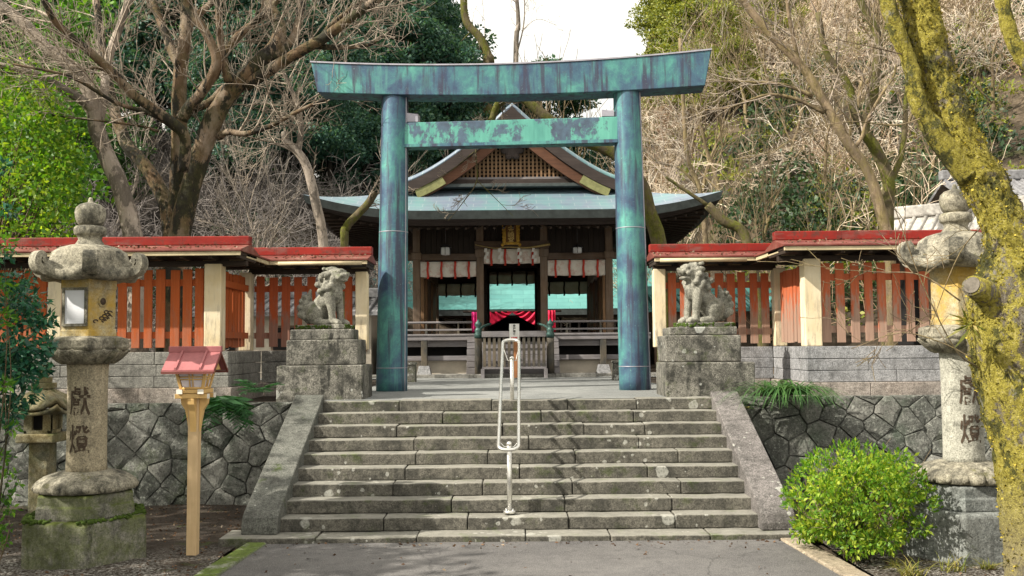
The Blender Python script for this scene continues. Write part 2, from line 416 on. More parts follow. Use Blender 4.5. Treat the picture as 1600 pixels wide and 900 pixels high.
def redroof():
    g = G('red_roof_sheet', .55, 0, .2)
    c = g.ramp(g.noise(1.3, 7, .7), [(.3, (.15,.012,.01)), (.6, (.27,.022,.015)), (.8, (.36,.04,.028))])
    c = g.mix(g.mr(g.noise(1, 6, .7, vec=g.vec(2,9,9)), .5, .62, 0, .6), c, (.17,.1,.085))
    c = g.mix(g.mr(g.noise(9, 7, .78), .53, .63, 0, .75), c, (.07,.04,.03))
    sm = g.math('FRACT', g.math('MULTIPLY', g.n('SeparateXYZ', {0: g.pos}).outputs[0], 1.02))
    c = g.mix(g.mr(sm, .0, .012, .7, 0), c, (.06,.012,.01))
    g.col(c); g.bump(g.noise(12, 5), .1, .01); return g.m
MT['red_roof'] = redroof()
def redslope():
    g = G('red_roof_slope', .6, 0, .3)
    c = g.ramp(g.noise(2.3, 8, .72), [(.35, (.12,.022,.018)), (.55, (.18,.055,.042)), (.7, (.24,.14,.11))])
    c = g.mix(g.mr(g.noise(14, 6, .75), .55, .66, 0, .7), c, (.09,.06,.04))
    g.col(c); g.bump(g.noise(20, 5), .3, .01); return g.m
MT['red_slope'] = redslope()
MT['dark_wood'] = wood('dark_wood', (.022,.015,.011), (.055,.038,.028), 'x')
MT['brown_wood'] = wood('brown_wood', (.11,.072,.046), (.24,.165,.11), 'z', grey=(.2,.17,.15), gk=.4)
MT['brown_beam'] = wood('brown_beam', (.07,.045,.03), (.16,.105,.07), 'x', grey=(.17,.145,.13), gk=.3)
MT['warm_wood'] = wood('warm_wood', (.22,.125,.065), (.42,.25,.135), 'z')
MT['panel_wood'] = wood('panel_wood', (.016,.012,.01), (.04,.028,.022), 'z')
MT['grey_wood'] = wood('grey_wood', (.15,.14,.15), (.29,.275,.29), 'x', grey=(.2,.18,.17), gk=.5)
MT['grey_wood_v'] = wood('grey_wood_upright', (.035,.035,.032), (.08,.079,.072), 'z', grey=(.22,.17,.11), gk=.5)
MT['lattice_wood'] = wood('lattice_wood', (.17,.1,.055), (.32,.2,.11), 'z')
MT['gable_wood'] = wood('gable_wood', (.07,.03,.017), (.15,.066,.036), 'x')
MT['barge'] = wood('bargeboard_wood', (.028,.02,.018), (.06,.045,.04), 'x')
MT['gold_trim'] = simple('gold_green_trim', (.2,.2,.085), .5, .3, 9)
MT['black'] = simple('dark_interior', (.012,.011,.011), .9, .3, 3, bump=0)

def shingle(name, ca, cb, line, su, sv, axis='front', rough=.45, mort=(.3,.36,.38)):
    g = G(name, rough, .15, .5)
    o = g.pos
    sx = g.n('SeparateXYZ', {0: o})
    a, b = (sx.outputs[0], sx.outputs[1]) if axis == 'front' else (sx.outputs[1], sx.outputs[0])
    cv = g.n('CombineXYZ', {0: a, 1: b, 2: 0.})
    br = g.n('TexBrick', {'Vector': cv.outputs[0], 'Scale': 1., 'Mortar Size': .012, 'Mortar Smooth': .3, 'Brick Width': su, 'Row Height': sv, 'Color1': (0,0,0,1), 'Color2': (1,1,1,1), 'Mortar': (.5,.5,.5,1)})
    c = g.ramp(br.outputs['Color'], [(0, ca), (1, cb)])
    c = g.mix(g.mr(g.noise(.9, 6, .7, vec=g.vec(1.3,.6,1)), .42, .64, 0, .7), c, line)
    c = g.mix(g.math('MULTIPLY', br.outputs['Fac'], .6), c, mort)
    g.col(c); g.bump(br.outputs['Fac'], -.3, .02); return g.m
MT['shrine_roof'] = shingle('copper_shingles', (.13,.17,.23), (.18,.22,.29), (.12,.28,.27), .62, .28)
MT['shrine_roof_side'] = shingle('copper_shingles_side', (.13,.17,.23), (.18,.22,.29), (.12,.28,.27), .62, .28, 'side')
MT['hall_roof'] = shingle('turquoise_shingles', (.09,.29,.275), (.13,.36,.34), (.08,.25,.25), .9, .36, mort=(.03,.13,.13))
MT['fascia'] = simple('eave_fascia', (.05,.06,.06), .6, .35, 6)
MT['tile'] = simple('grey_roof_tile', (.2,.2,.21), .6, .4, 9)
MT['tile_pale'] = simple('pale_roof_tile', (.4,.38,.35), .7, .35, 7)
MT['plaster'] = simple('beige_plaster', (.48,.43,.36), .85, .15, 4)
def banner():
    g = G('printed_banner', .85)
    c = g.ramp(g.noise(5, 5), [(.3, (.62,.57,.5)), (.7, (.76,.72,.66))])
    c = g.mix(g.mr(g.noise(6, 5, .65, vec=g.vec(1,1,1,(2,2,2))), .52, .62, 0, .55), c, (.5,.25,.2))
    g.col(c); return g.m
MT['banner'] = banner()
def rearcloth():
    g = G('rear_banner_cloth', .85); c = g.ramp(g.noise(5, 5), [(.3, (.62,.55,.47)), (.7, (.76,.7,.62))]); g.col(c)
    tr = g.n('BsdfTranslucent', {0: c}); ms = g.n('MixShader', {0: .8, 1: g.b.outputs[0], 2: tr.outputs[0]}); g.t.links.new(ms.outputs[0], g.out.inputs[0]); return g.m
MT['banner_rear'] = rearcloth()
MT['red_strap'] = simple('red_strap', (.5,.05,.03), .7, .2, 20)
MT['dark_strap'] = simple('dark_strap', (.05,.03,.03), .8, .3, 20)
MT['crimson'] = simple('crimson_cloth', (.6,.012,.06), .7, .35, 4, bump=0)
MT['magenta'] = simple('magenta_cloth', (.72,.03,.22), .7, .25, 4, bump=0)
MT['gold'] = simple('gilded_frame', (.5,.3,.05), .4, .4, 25, .5, .4)
MT['plaque_field'] = simple('plaque_field', (.16,.075,.025), .6, .3, 15)
MT['gold_letter'] = simple('gilded_letter', (.75,.55,.2), .4, .15, 30, .3)
MT['rope'] = simple('straw_rope', (.4,.3,.12), .9, .3, 40)
MT['white_paper'] = simple('white_paper', (.78,.77,.74), .8, .06, 10)
MT['bronze'] = simple('green_bronze', (.05,.1,.09), .5, .5, 14, .4)
MT['steel'] = simple('stainless_steel', (.66,.65,.62), .27, .08, 8, .85, bump=0)
MT['bulb_metal'] = simple('lantern_metal', (.1,.1,.11), .4, .4, 20, .6)
MT['frost'] = simple('frosted_glass', (.6,.62,.63), .4, .1, 10)
MT['sign_red'] = simple('sign_red', (.6,.05,.05), .6, .1, 20)
MT['sign_post'] = wood('sign_post_wood', (.3,.12,.05), (.42,.19,.08), 'z')
MT['lamp_paint'] = simple('lamp_paint', (.66,.43,.17), .5, .12, 5)
MT['lamp_post'] = wood('lamp_post_wood', (.55,.38,.2), (.7,.52,.31), 'z', grey=(.4,.28,.16), gk=.3)
MT['lamp_roof'] = simple('lamp_roof_sheet', (.34,.12,.125), .6, .2, 7, spec=.3)
MT['lamp_roof_dark'] = simple('lamp_roof_edge', (.16,.05,.04), .6, .2, 5)
MT['lamp_pane'] = simple('lamp_pane', (.7,.66,.72), .3, .1, 6)
MT['lamp_white'] = simple('lamp_white_cap', (.8,.76,.68), .5, .05, 9)

MT['bark_brown'] = bark('bark_brown', (.07,.044,.024), (.18,.118,.068), dk=1., moss=(.1,.1,.03), mk=.4, pale=(.36,.3,.24), pk=.5)
MT['bark_pale'] = bark('bark_pale', (.2,.165,.13), (.38,.32,.265), dk=.6, pale=(.45,.39,.34), pk=.5)
MT['bark_tan'] = bark('bark_tan', (.14,.1,.062), (.32,.245,.16), dk=.4, moss=(.22,.19,.03), mk=.4)
MT['bark_dark'] = bark('bark_dark', (.022,.018,.015), (.06,.048,.038), dk=.5)
MT['bark_mossy'] = bark('bark_mossy', (.07,.055,.03), (.15,.12,.07), dk=.3, moss=(.13,.14,.015), mk=.95)
MT['twig'] = simple('twig', (.3,.25,.2), .9, .35, 3, bump=0)
MT['brush_tan'] = simple('brush_tan', (.7,.58,.44), .9, .4, .5, bump=0)
MT['brush_white'] = simple('brush_white', (.62,.55,.46), .9, .3, .5, bump=0)
MT['brush_brown'] = simple('brush_brown', (.3,.2,.13), .9, .4, .5, bump=0)
MT['brush_grey'] = simple('brush_grey', (.2,.178,.168), .9, .4, .5, bump=0)
def mosstree():
    g = G('moss_covered_bark', .95)
    n2 = g.noise(24, 7, .78); n3 = g.noise(1, 7, .72, vec=g.vec(14, 14, 4))
    c = g.ramp(n3, [(.3, (.09,.075,.055)), (.5, (.22,.19,.145)), (.72, (.42,.39,.33))])
    m = g.math('ADD', g.mr(g.noise(2.1, 8, .72, vec=g.vec(1,1,.6)), .37, .53), g.math('MULTIPLY', g.math('SUBTRACT', n2, .5), 2.0))
    moss = g.ramp(n2, [(.28, (.07,.065,.01)), (.4, (.26,.22,.03)), (.53, (.52,.45,.06)), (.68, (.72,.63,.25))])
    c = g.mix(g.mr(m, .35, .6, 0, .92), c, moss)
    gd = g.math('ADD', g.mr(g.noise(2.9, 8, .75, vec=g.vec(1,1,.6,(4,2,7))), .5, .6), g.math('MULTIPLY', g.math('SUBTRACT', n2, .5), 1.4))
    c = g.mix(g.mr(gd, .3, .7, 0, .88), c, g.ramp(n2, [(.35, (.02,.024,.01)), (.7, (.11,.12,.03))]))
    c = g.mix(g.mr(g.noise(5.5, 9, .78, vec=g.vec(1,1,.7,(6,6,6))), .58, .64, 0, .8), c, (.36,.35,.3))
    c = g.mix(g.mr(g.noise(52, 4, .75), .57, .65, 0, .85), c, (.025,.022,.012))
    c = g.mix(g.mr(g.z(), 1.0, .25, 0, .55), c, (.34,.29,.23))
    g.col(c); g.bump(g.math('ADD', n2, g.math('ADD', n3, g.noise(75, 5, .7))), 1, .06); return g.m
MT['mosstree'] = mosstree()

MT['leaf_camellia'] = foliage('leaf_camellia', [(0, (.012,.06,.045)), (.6, (.03,.14,.085)), (1, (.08,.26,.13))], .25, .3)
MT['leaf_green'] = foliage('leaf_green', [(0, (.03,.1,.012)), (.6, (.09,.24,.025)), (1, (.2,.38,.04))], .4)
MT['leaf_yellowgreen'] = foliage('leaf_yellowgreen', [(0, (.045,.14,.012)), (.5, (.13,.29,.025)), (1, (.33,.45,.05))], .5)
MT['leaf_azalea'] = foliage('leaf_azalea', [(0, (.07,.18,.016)), (.5, (.2,.36,.025)), (1, (.48,.54,.06))], .4)
MT['leaf_dark'] = foliage('leaf_evergreen', [(0, (.022,.07,.058)), (.6, (.055,.14,.105)), (1, (.12,.23,.13))], .3)
MT['leaf_mid'] = foliage('leaf_evergreen_light', [(0, (.03,.08,.03)), (.6, (.07,.17,.05)), (1, (.16,.27,.08))], .3)
MT['leaf_lit'] = foliage('leaf_hillside', [(0, (.09,.13,.025)), (.5, (.22,.26,.045)), (1, (.42,.42,.09))], .35)
MT['leaf_bush'] = foliage('leaf_hill_bush', [(0, (.015,.035,.018)), (.6, (.035,.075,.03)), (1, (.08,.14,.05))], .2)
MT['leaf_fern'] = foliage('leaf_fern', [(0, (.015,.07,.02)), (1, (.06,.2,.06))], .3)
MT['leaf_grass'] = foliage('leaf_grass', [(0, (.03,.1,.025)), (1, (.1,.22,.06))], .3)
MT['leaf_straw'] = foliage('leaf_straw', [(0, (.1,.14,.02)), (.5, (.28,.26,.06)), (1, (.45,.36,.15))], .3)
MT['leaf_litter'] = foliage('leaf_litter', [(0, (.04,.022,.013)), (.5, (.12,.065,.035)), (.85, (.22,.13,.075)), (1, (.42,.36,.28))], .1, .8)
# ================================================================ SETTING: ground, path, landing, hills
def sheet(name, x0, x1, y0, y1, z, mat, nx=1, ny=1, kind='structure', fz=None):
    m = MB(); m.grid(lambda u, v: (x0+(x1-x0)*u, y0+(y1-y0)*v, z+(fz(x0+(x1-x0)*u, y0+(y1-y0)*v) if fz else 0)), nx, ny)
    return tag(m.build(name, mat), kind=kind)
def bumps(a, s): return lambda x, y: a*mnoise.noise(V((x*s, y*s, 0)))
def sst(t): t = max(0, min(1, t)); return t*t*(3-2*t)
def hh(x, y):                                  # the one ground sheet: flat in front, low terrace behind the walls, hills beyond
    if y < 14.9: return -.12
    fr = sst((x-.088*y)/5)*max(0, max(0, x-6.8)*.45+(y-25)*.5); fr = min(fr, 24+.05*fr)
    cap = 8.6+max(0, -x-10)*.4
    fl = min(cap, max(sst((2-x)/9)*max(0, (y-33)*.45+max(0, -x-8)*.15), sst((-x-4.5)/4.5)*max(0, (y-28.5)*.62)))
    fc = min(6, max(0, (y-45)*.35))
    f = max(fr, fl, fc)
    f += (.5*mnoise.noise(V((x*.22, y*.22, 3)))+.25*mnoise.noise(V((x*.7, y*.7, 1))))*min(1, f/2)
    if y > 64 and x < 9: f -= min(16, .7*(y-64))*sst((9-x)/6)
    return 1.38+f
def ground():
    xs = np.concatenate([np.linspace(-160, -40, 8), np.linspace(-38, 46, 85), np.linspace(50, 170, 8)])
    ys = np.concatenate([[-60, -10, 14.88], np.linspace(14.9, 70, 56), np.linspace(76, 260, 10)])
    m = MB(); nx, ny = len(xs), len(ys)
    m.grid(lambda u, v: (xs[round(u*(nx-1))], ys[round(v*(ny-1))], hh(xs[round(u*(nx-1))], ys[round(v*(ny-1))])), nx-1, ny-1)
    o = m.build('ground', MT['hill']); tag(o, kind='structure')
ground()
sheet('soil_ground', -30, -3.1, -6, 14.6, .0, MT['soil'], 90, 70, fz=bumps(.03, 1.3))
sheet('soil_ground', 3.4, 30, -6, 14.6, .0, MT['soil'], 90, 70, fz=bumps(.03, 1.3))
sheet('path', -2.93, 3.2, -8, 11.6, .02, MT['asphalt'])
# landing behind the stairs and terrace strips under the pedestals
sheet('landing', -2.72, 2.8, 14.4, 24.0, 1.43, MT['landing'])
sheet('courtyard', -9, 9, 24.0, 44, 1.425, MT['landing'])
sheet('terrace', -14, -2.724, 14.42, 24.0, 1.405, MT['soil'], 20, 16)
sheet('terrace', 2.804, 14, 14.42, 24.0, 1.405, MT['soil'], 20, 16)

# path edging stones
def edging(name, xa, ya, xb, yb, w, h, mat, label):
    m = MB(); L = math.hypot(xb-xa, yb-ya); n = max(2, int(L/.75)); rnd = random.Random(3)
    d = V(((xb-xa)/L, (yb-ya)/L, 0)); q = V((-d.y, d.x, 0))
    for i in range(n):
        a = V((xa, ya, 0))+d*(L*i/n+.004); b = V((xa, ya, 0))+d*(L*(i+1)/n-.004)
        j = rnd.uniform(-.012, .012)
        lo = [a, b, b+q*w, a+q*w]
        m.hexa([(p.x, p.y, -.05) for p in lo], [(p.x, p.y, h+j) for p in lo])
    return tag(m.build(name, mat, bev=.015), label, 'curb')
edging('path_curb', -2.75, 11.2, -3.25, 2.0, -.22, .05, MT['curb_moss'], 'green mossy stone curb along the asphalt beside the pale lamp post')
edging('path_curb', 2.95, 11.2, 3.5, 2.0, .24, .05, MT['curb'], 'tan stone curb along the asphalt at the foot of the round bush')

# ================================================================ STAIRCASE
rs = random.Random(11)
st = thing('stone_staircase', 'wide mossy stone staircase with sloped side slabs leading up to the gate', 'staircase', (0, 11.5, 0))
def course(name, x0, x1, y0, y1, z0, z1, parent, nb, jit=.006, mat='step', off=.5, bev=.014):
    m = MB(); e = [x0]
    w = (x1-x0)/nb
    for i in range(1, nb): e.append(x0+w*(i+(off-.5)*.9)+rs.uniform(-.15, .15)*w)
    e.append(x1)
    for a, b in zip(e, e[1:]):
        dz = rs.uniform(-jit, jit); dy = rs.uniform(-jit, jit)
        n = 6; x = [a+.004+(b-a-.008)*i/n for i in range(n+1)]
        zt = [z1+dz+rs.uniform(-.004, .004) for _ in x]; yf = [y0+dy+rs.uniform(-.005, .005) for _ in x]
        vs = []; fs = []
        for i in range(n+1): vs += [(x[i], yf[i], z0), (x[i], yf[i], zt[i]), (x[i], y1, zt[i]), (x[i], y1, z0)]
        for i in range(n):
            for k in range(4): fs.append((i*4+k, i*4+4+k, i*4+4+(k+1) % 4, i*4+(k+1) % 4))
        fs += [(0, 1, 2, 3), (n*4+3, n*4+2, n*4+1, n*4)]
        m.add(vs, fs)
    return m.build(name, MT[mat], parent, bev=bev)
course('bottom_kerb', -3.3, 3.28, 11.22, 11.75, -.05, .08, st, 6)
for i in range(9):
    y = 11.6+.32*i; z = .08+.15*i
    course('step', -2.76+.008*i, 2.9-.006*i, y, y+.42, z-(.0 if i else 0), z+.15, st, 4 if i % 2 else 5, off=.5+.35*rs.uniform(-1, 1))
def side_slab(x0, x1, mat):
    ya, za, yb, zb = 11.42, .28, 14.25, 1.53
    for k in range(3):
        t0, t1 = (0, .38, .72)[k]+.002, (.38, .72, 1)[k]-.002
        q = lambda t: (ya+(yb-ya)*t, za+(zb-za)*t)
        (a, b), (c, d) = q(t0), q(t1)
        if k == 0: prof = [(a, .08), (a, b-.12), (a+.04, b-.02), (a+.12, b+.04), (c, d), (c, max(.08, d-.9))]
        else: prof = [(a, max(.08, b-.9)), (a, b), (c, d), (c, max(.08, d-.9))]
        if k == 0: prof[-1] = (c, .08)
        m = MB(); m.prism(prof, lambda y, z: (x0, y, z), lambda y, z: (x1, y, z))
        m.build('side_slab', MT[mat], st, bev=.015)
side_slab(-3.1, -2.69, 'balustrade'); side_slab(2.81, 3.2, 'balustrade_right')

# ================================================================ WALLS
def clip(poly, n, d):
    out = []
    for i in range(len(poly)):
        a, b = poly[i], poly[(i+1) % len(poly)]
        da, db = a[0]*n[0]+a[1]*n[1]-d, b[0]*n[0]+b[1]*n[1]-d
        if da <= 0: out.append(a)
        if da*db < 0: t = da/(da-db); out.append((a[0]+(b[0]-a[0])*t, a[1]+(b[1]-a[1])*t))
    return out
def shrink(poly, k):
    n = len(poly); c = [0, 0]; cx = sum(p[0] for p in poly)/n; cy = sum(p[1] for p in poly)/n
    out = []
    for p in poly:
        d = math.hypot(p[0]-cx, p[1]-cy); t = max(0, 1-k*1.2/max(d, .01)); out.append((cx+(p[0]-cx)*t, cy+(p[1]-cy)*t))
    return out
def stone_wall(name, x0, x1, z1, ybot, ytop, seed, label):
    rnd = random.Random(seed); w = x1-x0; sp = .4; seeds = []
    nr = int(z1/(sp*.62))+2
    for j in range(-1, nr+1):
        for i in range(-1, int(w/sp)+2):
            seeds.append(((i+.5*(j % 2))*sp+rnd.uniform(-.12, .12), j*sp*.62+rnd.uniform(-.09, .09)))
    body = MB()
    body.hexa([(x0, ybot+.06, -.1), (x1, ybot+.06, -.1), (x1, ytop+.3, -.1), (x0, ytop+.3, -.1)], [(x0, ytop+.06, z1-.02), (x1, ytop+.06, z1-.02), (x1, ytop+.3, z1-.02), (x0, ytop+.3, z1-.02)])
    wl = thing(name, label, 'retaining wall', ((x0+x1)/2, ybot, 0))
    body.build('wall_core', MT['joint'], wl)
    m = MB()
    for s in seeds:
        poly = [(0, -.08), (w, -.08), (w, z1), (0, z1)]
        for q in seeds:
            if q is s or abs(q[0]-s[0]) > 1.4 or abs(q[1]-s[1]) > 1.4: continue
            n = (q[0]-s[0], q[1]-s[1]); d = (q[0]**2+q[1]**2-s[0]**2-s[1]**2)/2
            poly = clip(poly, n, d)
            if len(poly) < 3: break
        if len(poly) < 3: continue
        # densify so that outlines are not straight
        pp = []
        for a, b in zip(poly, poly[1:]+poly[:1]):
            k = max(1, int(math.hypot(a[0]-b[0], a[1]-b[1])/.1))
            pp += [(a[0]+(b[0]-a[0])*i/k, a[1]+(b[1]-a[1])*i/k) for i in range(k)]
        if len(pp) < 5: continue
        tz = lambda z: ybot+(ytop-ybot)*z/z1
        tilt = (rnd.uniform(-.1, .1), rnd.uniform(-.1, .1)); out = rnd.uniform(0, .03)
        cx = sum(p[0] for p in pp)/len(pp); cz = sum(p[1] for p in pp)/len(pp)
        vs = []; L = len(pp)
        for k, dy in ((.001, .06), (.002, .0), (.012, -.016-out), (.06, -.026-out)):
            for p in shrink(pp, k):
                h = .02*mnoise.noise(V((p[0]*6+seed, p[1]*6, k*20)))+(tilt[0]*(p[0]-cx)+tilt[1]*(p[1]-cz))*(dy < 0)
                vs.append((x0+p[0], tz(p[1])+dy+h, p[1]))
        vs.append((x0+cx, tz(cz)-.026-out+rnd.uniform(-.012, .012), cz))
        fs = [(r*L+i, r*L+(i+1) % L, (r+1)*L+(i+1) % L, (r+1)*L+i) for r in range(3) for i in range(L)]
        fs += [(3*L+i, 3*L+(i+1) % L, 4*L) for i in range(L)]
        m.add(vs, fs, False)
    m.build('stone_facing', MT['rough'], wl)
stone_wall('rough_stone_wall', -13, -3.1, 1.42, 14.2, 14.36, 5, 'rough polygonal stone retaining wall behind the pale lamp post')
stone_wall('rough_stone_wall', 3.2, 13, 1.44, 14.2, 14.36, 9, 'dark polygonal stone retaining wall behind the round yellow-green bush')

def coursed_wall(name, xc, xo, label, mt, sgn):
    # near face from the outer end xo to the corner xc, a return, and the recessed face to the torii
    w = thing(name, label, 'granite wall', (xc, 14.6, 1.4))
    ye = 16.45; xin = -2.6 if sgn < 0 else 2.64
    rnd = random.Random(int(abs(xc)*100)+(7 if sgn > 0 else 0))
    zs = [1.4, 1.625, 1.795, 1.965, 2.15]
    for k in range(4):
        m = MB(); off = .06 if k == 0 else (0 if k == 3 else .0)
        z0, z1 = zs[k]+.003, zs[k+1]-.003
        def run(a, b, fn):
            L = abs(b-a); n = max(1, round(L/1.15)); e = [a]
            for i in range(1, n): e.append(a+(b-a)*(i+rnd.uniform(-.25, .25))/n)
            e.append(b); g = .003 if b > a else -.003
            for p, q in zip(e, e[1:]): fn(p+g, q-g)
        yf = 14.58-off; cx = xc-sgn*off
        run(xo, cx, lambda p, q: m.box(min(p, q), max(p, q), yf, yf+.4, z0, z1, jit=.003, rnd=rnd))
        run(yf+.403, ye-off, lambda p, q: m.box(min(cx, cx+sgn*.4), max(cx, cx+sgn*.4), p, q, z0, z1, jit=.003, rnd=rnd))
        run(cx-sgn*.003, xin, lambda p, q: m.box(min(p, q), max(p, q), ye-off*.5, ye+.4, z0, z1, jit=.003, rnd=rnd))
        m.build('stone_course', MT['granite_pink'] if k == 0 else MT[mt], w, bev=.008)
coursed_wall('granite_wall', -4.15, -13, 'coursed grey granite wall carrying the red fence beside the left lantern', 'granite', -1)
coursed_wall('granite_wall', 4.3, 13, 'coursed pale granite wall under the weathered fence above the round bush', 'granite_right', 1)

# ================================================================ ROOFED FENCES
def roof_run(fence, x0, x1, yc, zr, ends=(1, 1)):
    hw = .52
    m = MB(); m.box(x0, x1, yc-.085, yc+.085, zr-.15, zr-.015); m.build('ridge_cap', MT['red_roof'], fence, bev=.012)
    m = MB()
    prof = [(-hw, -.25), (-.07, -.15), (.07, -.15), (hw, -.25), (hw, -.28), (-hw, -.28)]
    m.prism([(yc+a, zr+b) for a, b in prof], lambda y, z: (x0, y, z), lambda y, z: (x1, y, z)); m.build('roof_slope', MT['red_slope'], fence, bev=.006)
    for e in (yc-hw+.02, yc+hw-.06): MB().box(x0+.02, x1-.02, e, e+.04, zr-.342, zr-.283).build('eave_board', MT['cream_edge'], fence, bev=.006)
    m = MB(); m.box(x0+.03, x1-.03, yc-hw+.062, yc+hw-.062, zr-.32, zr-.283)
    n = int((x1-x0)/.4)
    for i in range(n+1): m.box(x0+.04+(x1-x0-.13)*i/n, x0+.09+(x1-x0-.13)*i/n, yc-hw+.07, yc+hw-.07, zr-.375, zr-.322)
    m.build('rafters', MT['dark_wood'], fence)
    m = MB(); m.box(x0+.05, x1-.05, yc-.06, yc+.06, zr-.46, zr-.377); m.build('top_beam', MT['dark_wood'], fence, bev=.008)
def roof_return(fence, xc, y0, y1, zr):
    hw = .52
    m = MB(); m.box(xc-.085, xc+.085, y0, y1, zr-.15, zr-.017); m.build('ridge_cap', MT['red_roof'], fence, bev=.012)
    m = MB()
    prof = [(-hw, -.254), (-.07, -.154), (.07, -.154), (hw, -.254), (hw, -.282), (-hw, -.282)]
    m.prism([(xc+a, zr+b) for a, b in prof], lambda x, z: (x, y0, z), lambda x, z: (x, y1, z)); m.build('roof_slope', MT['red_slope'], fence, bev=.006)
    for s in (-1, 1): MB().box(xc+s*(hw-.04)-.02, xc+s*(hw-.04)+.02, y0-.4, y1-.45, zr-.344, zr-.285).build('eave_board', MT['cream_edge'], fence, bev=.006)
    m = MB(); m.box(xc-hw+.062, xc+hw-.062, y0, y1, zr-.325, zr-.285)
    for i in range(5): m.box(xc-hw+.07, xc+hw-.07, y0+.2+.3*i, y0+.25+.3*i, zr-.379, zr-.327)
    m.build('rafters', MT['dark_wood'], fence)
def slats(fence, a, b, axis, c, zb, zt, mat, sp=.197, w=.132, seed=1):
    rnd = random.Random(seed); n = max(1, round((b-a)/sp)); m = MB()
    for i in range(n):
        p = a+(b-a)*(i+.5)/n+rnd.uniform(-.012, .012); h = w/2*rnd.uniform(.9, 1.06); t = zt+rnd.uniform(-.015, .015); z0 = zb+rnd.uniform(0, .02)
        l = rnd.uniform(-.008, .008)
        if axis == 'x': m.hexa([(p-h, c-.016, z0), (p+h, c-.016, z0), (p+h, c+.016, z0), (p-h, c+.016, z0)], [(p-h+l, c-.016, t), (p+h+l, c-.016, t), (p+h+l, c+.016, t), (p-h+l, c+.016, t)])
        else: m.hexa([(c-.016, p-h, z0), (c+.016, p-h, z0), (c+.016, p+h, z0), (c-.016, p+h, z0)], [(c-.016, p-h, t), (c+.016, p-h, t), (c+.016, p+h, t), (c-.016, p+h, t)])
    m.build('slat_panel', MT[mat], fence, bev=.005)
    for z in (zt-.2, zb+.2):
        m = MB()
        if axis == 'x': m.box(a, b, c+.018, c+.068, z-.05, z+.05)
        else: m.box(c+.018, c+.068, a, b, z-.05, z+.05)
        m.build('rail', MT[mat], fence)
def post(fence, x, y, h=.12, zt=3.45):
    m = MB(); m.box(x-h, x+h, y-h, y+h, 2.152, zt); m.build('post', MT['cream'], fence, bev=.012)
def fence(sgn, label, mats):
    xc = -4.43 if sgn < 0 else 4.45; xin = -2.33 if sgn < 0 else 2.3
    f = thing('roofed_fence', label, 'fence', (xc, 14.8, 2.15))
    zr = 3.88; yn, yr = 14.82, 16.6
    xo = sgn*13
    lo, hi = sorted((xo, xc))
    e = xc-sgn*.52 if sgn < 0 else xc-.52
    roof_run(f, min(xo, xc-sgn*.53), max(xo, xc-sgn*.53), yn, zr)
    roof_return(f, xc, yn+.3, yr-.1, zr)
    roof_run(f, min(xc, xin), max(xc, xin), yr, zr+.003)
    post(f, xc, yn, .125); post(f, xc, yr-.02, .1); post(f, xin-sgn*-.17 if sgn < 0 else xin+.15, yr-.02, .1)
    k = 1
    xs = [xc+sgn*(2.35*i) for i in range(1, 4)]
    for x in xs: post(f, x, yn, .1)
    pts = [xc]+xs
    for a, b in zip(pts, pts[1:]):
        a, b = sorted((a, b)); slats(f, a+.13, b-.13, 'x', yn, 2.2, 3.38, mats[0], .188 if sgn < 0 else .2, .13, k); k += 1
    slats(f, yn+.14, yr-.14, 'y', xc, 2.2, 3.38, mats[0] if sgn < 0 else mats[1], .19, .15, 21)
    a, b = sorted((xc, xin-sgn*-.17 if sgn < 0 else xin+.15)); slats(f, a+.12, b-.12, 'x', yr, 2.2, 3.38, mats[1], .2, .135, 33)
    # gutter pipe
    m = MB(); y = yr-.55
    m.tube([(min(xc, xin)+.55*(sgn < 0)+.1, y, zr-.325), (max(xc, xin)-.55*(sgn > 0)-.1, y, zr-.325)], .032, 8); m.build('gutter', MT['cream_edge'], f)
    return f
fence(-1, 'red slat fence with cream posts under a red roof, behind the left lantern', ('slat_left', 'slat_mid'))
fence(1, 'weathered grey-red slat fence under a bright red roof on the pale granite wall', ('slat_right', 'slat_right'))
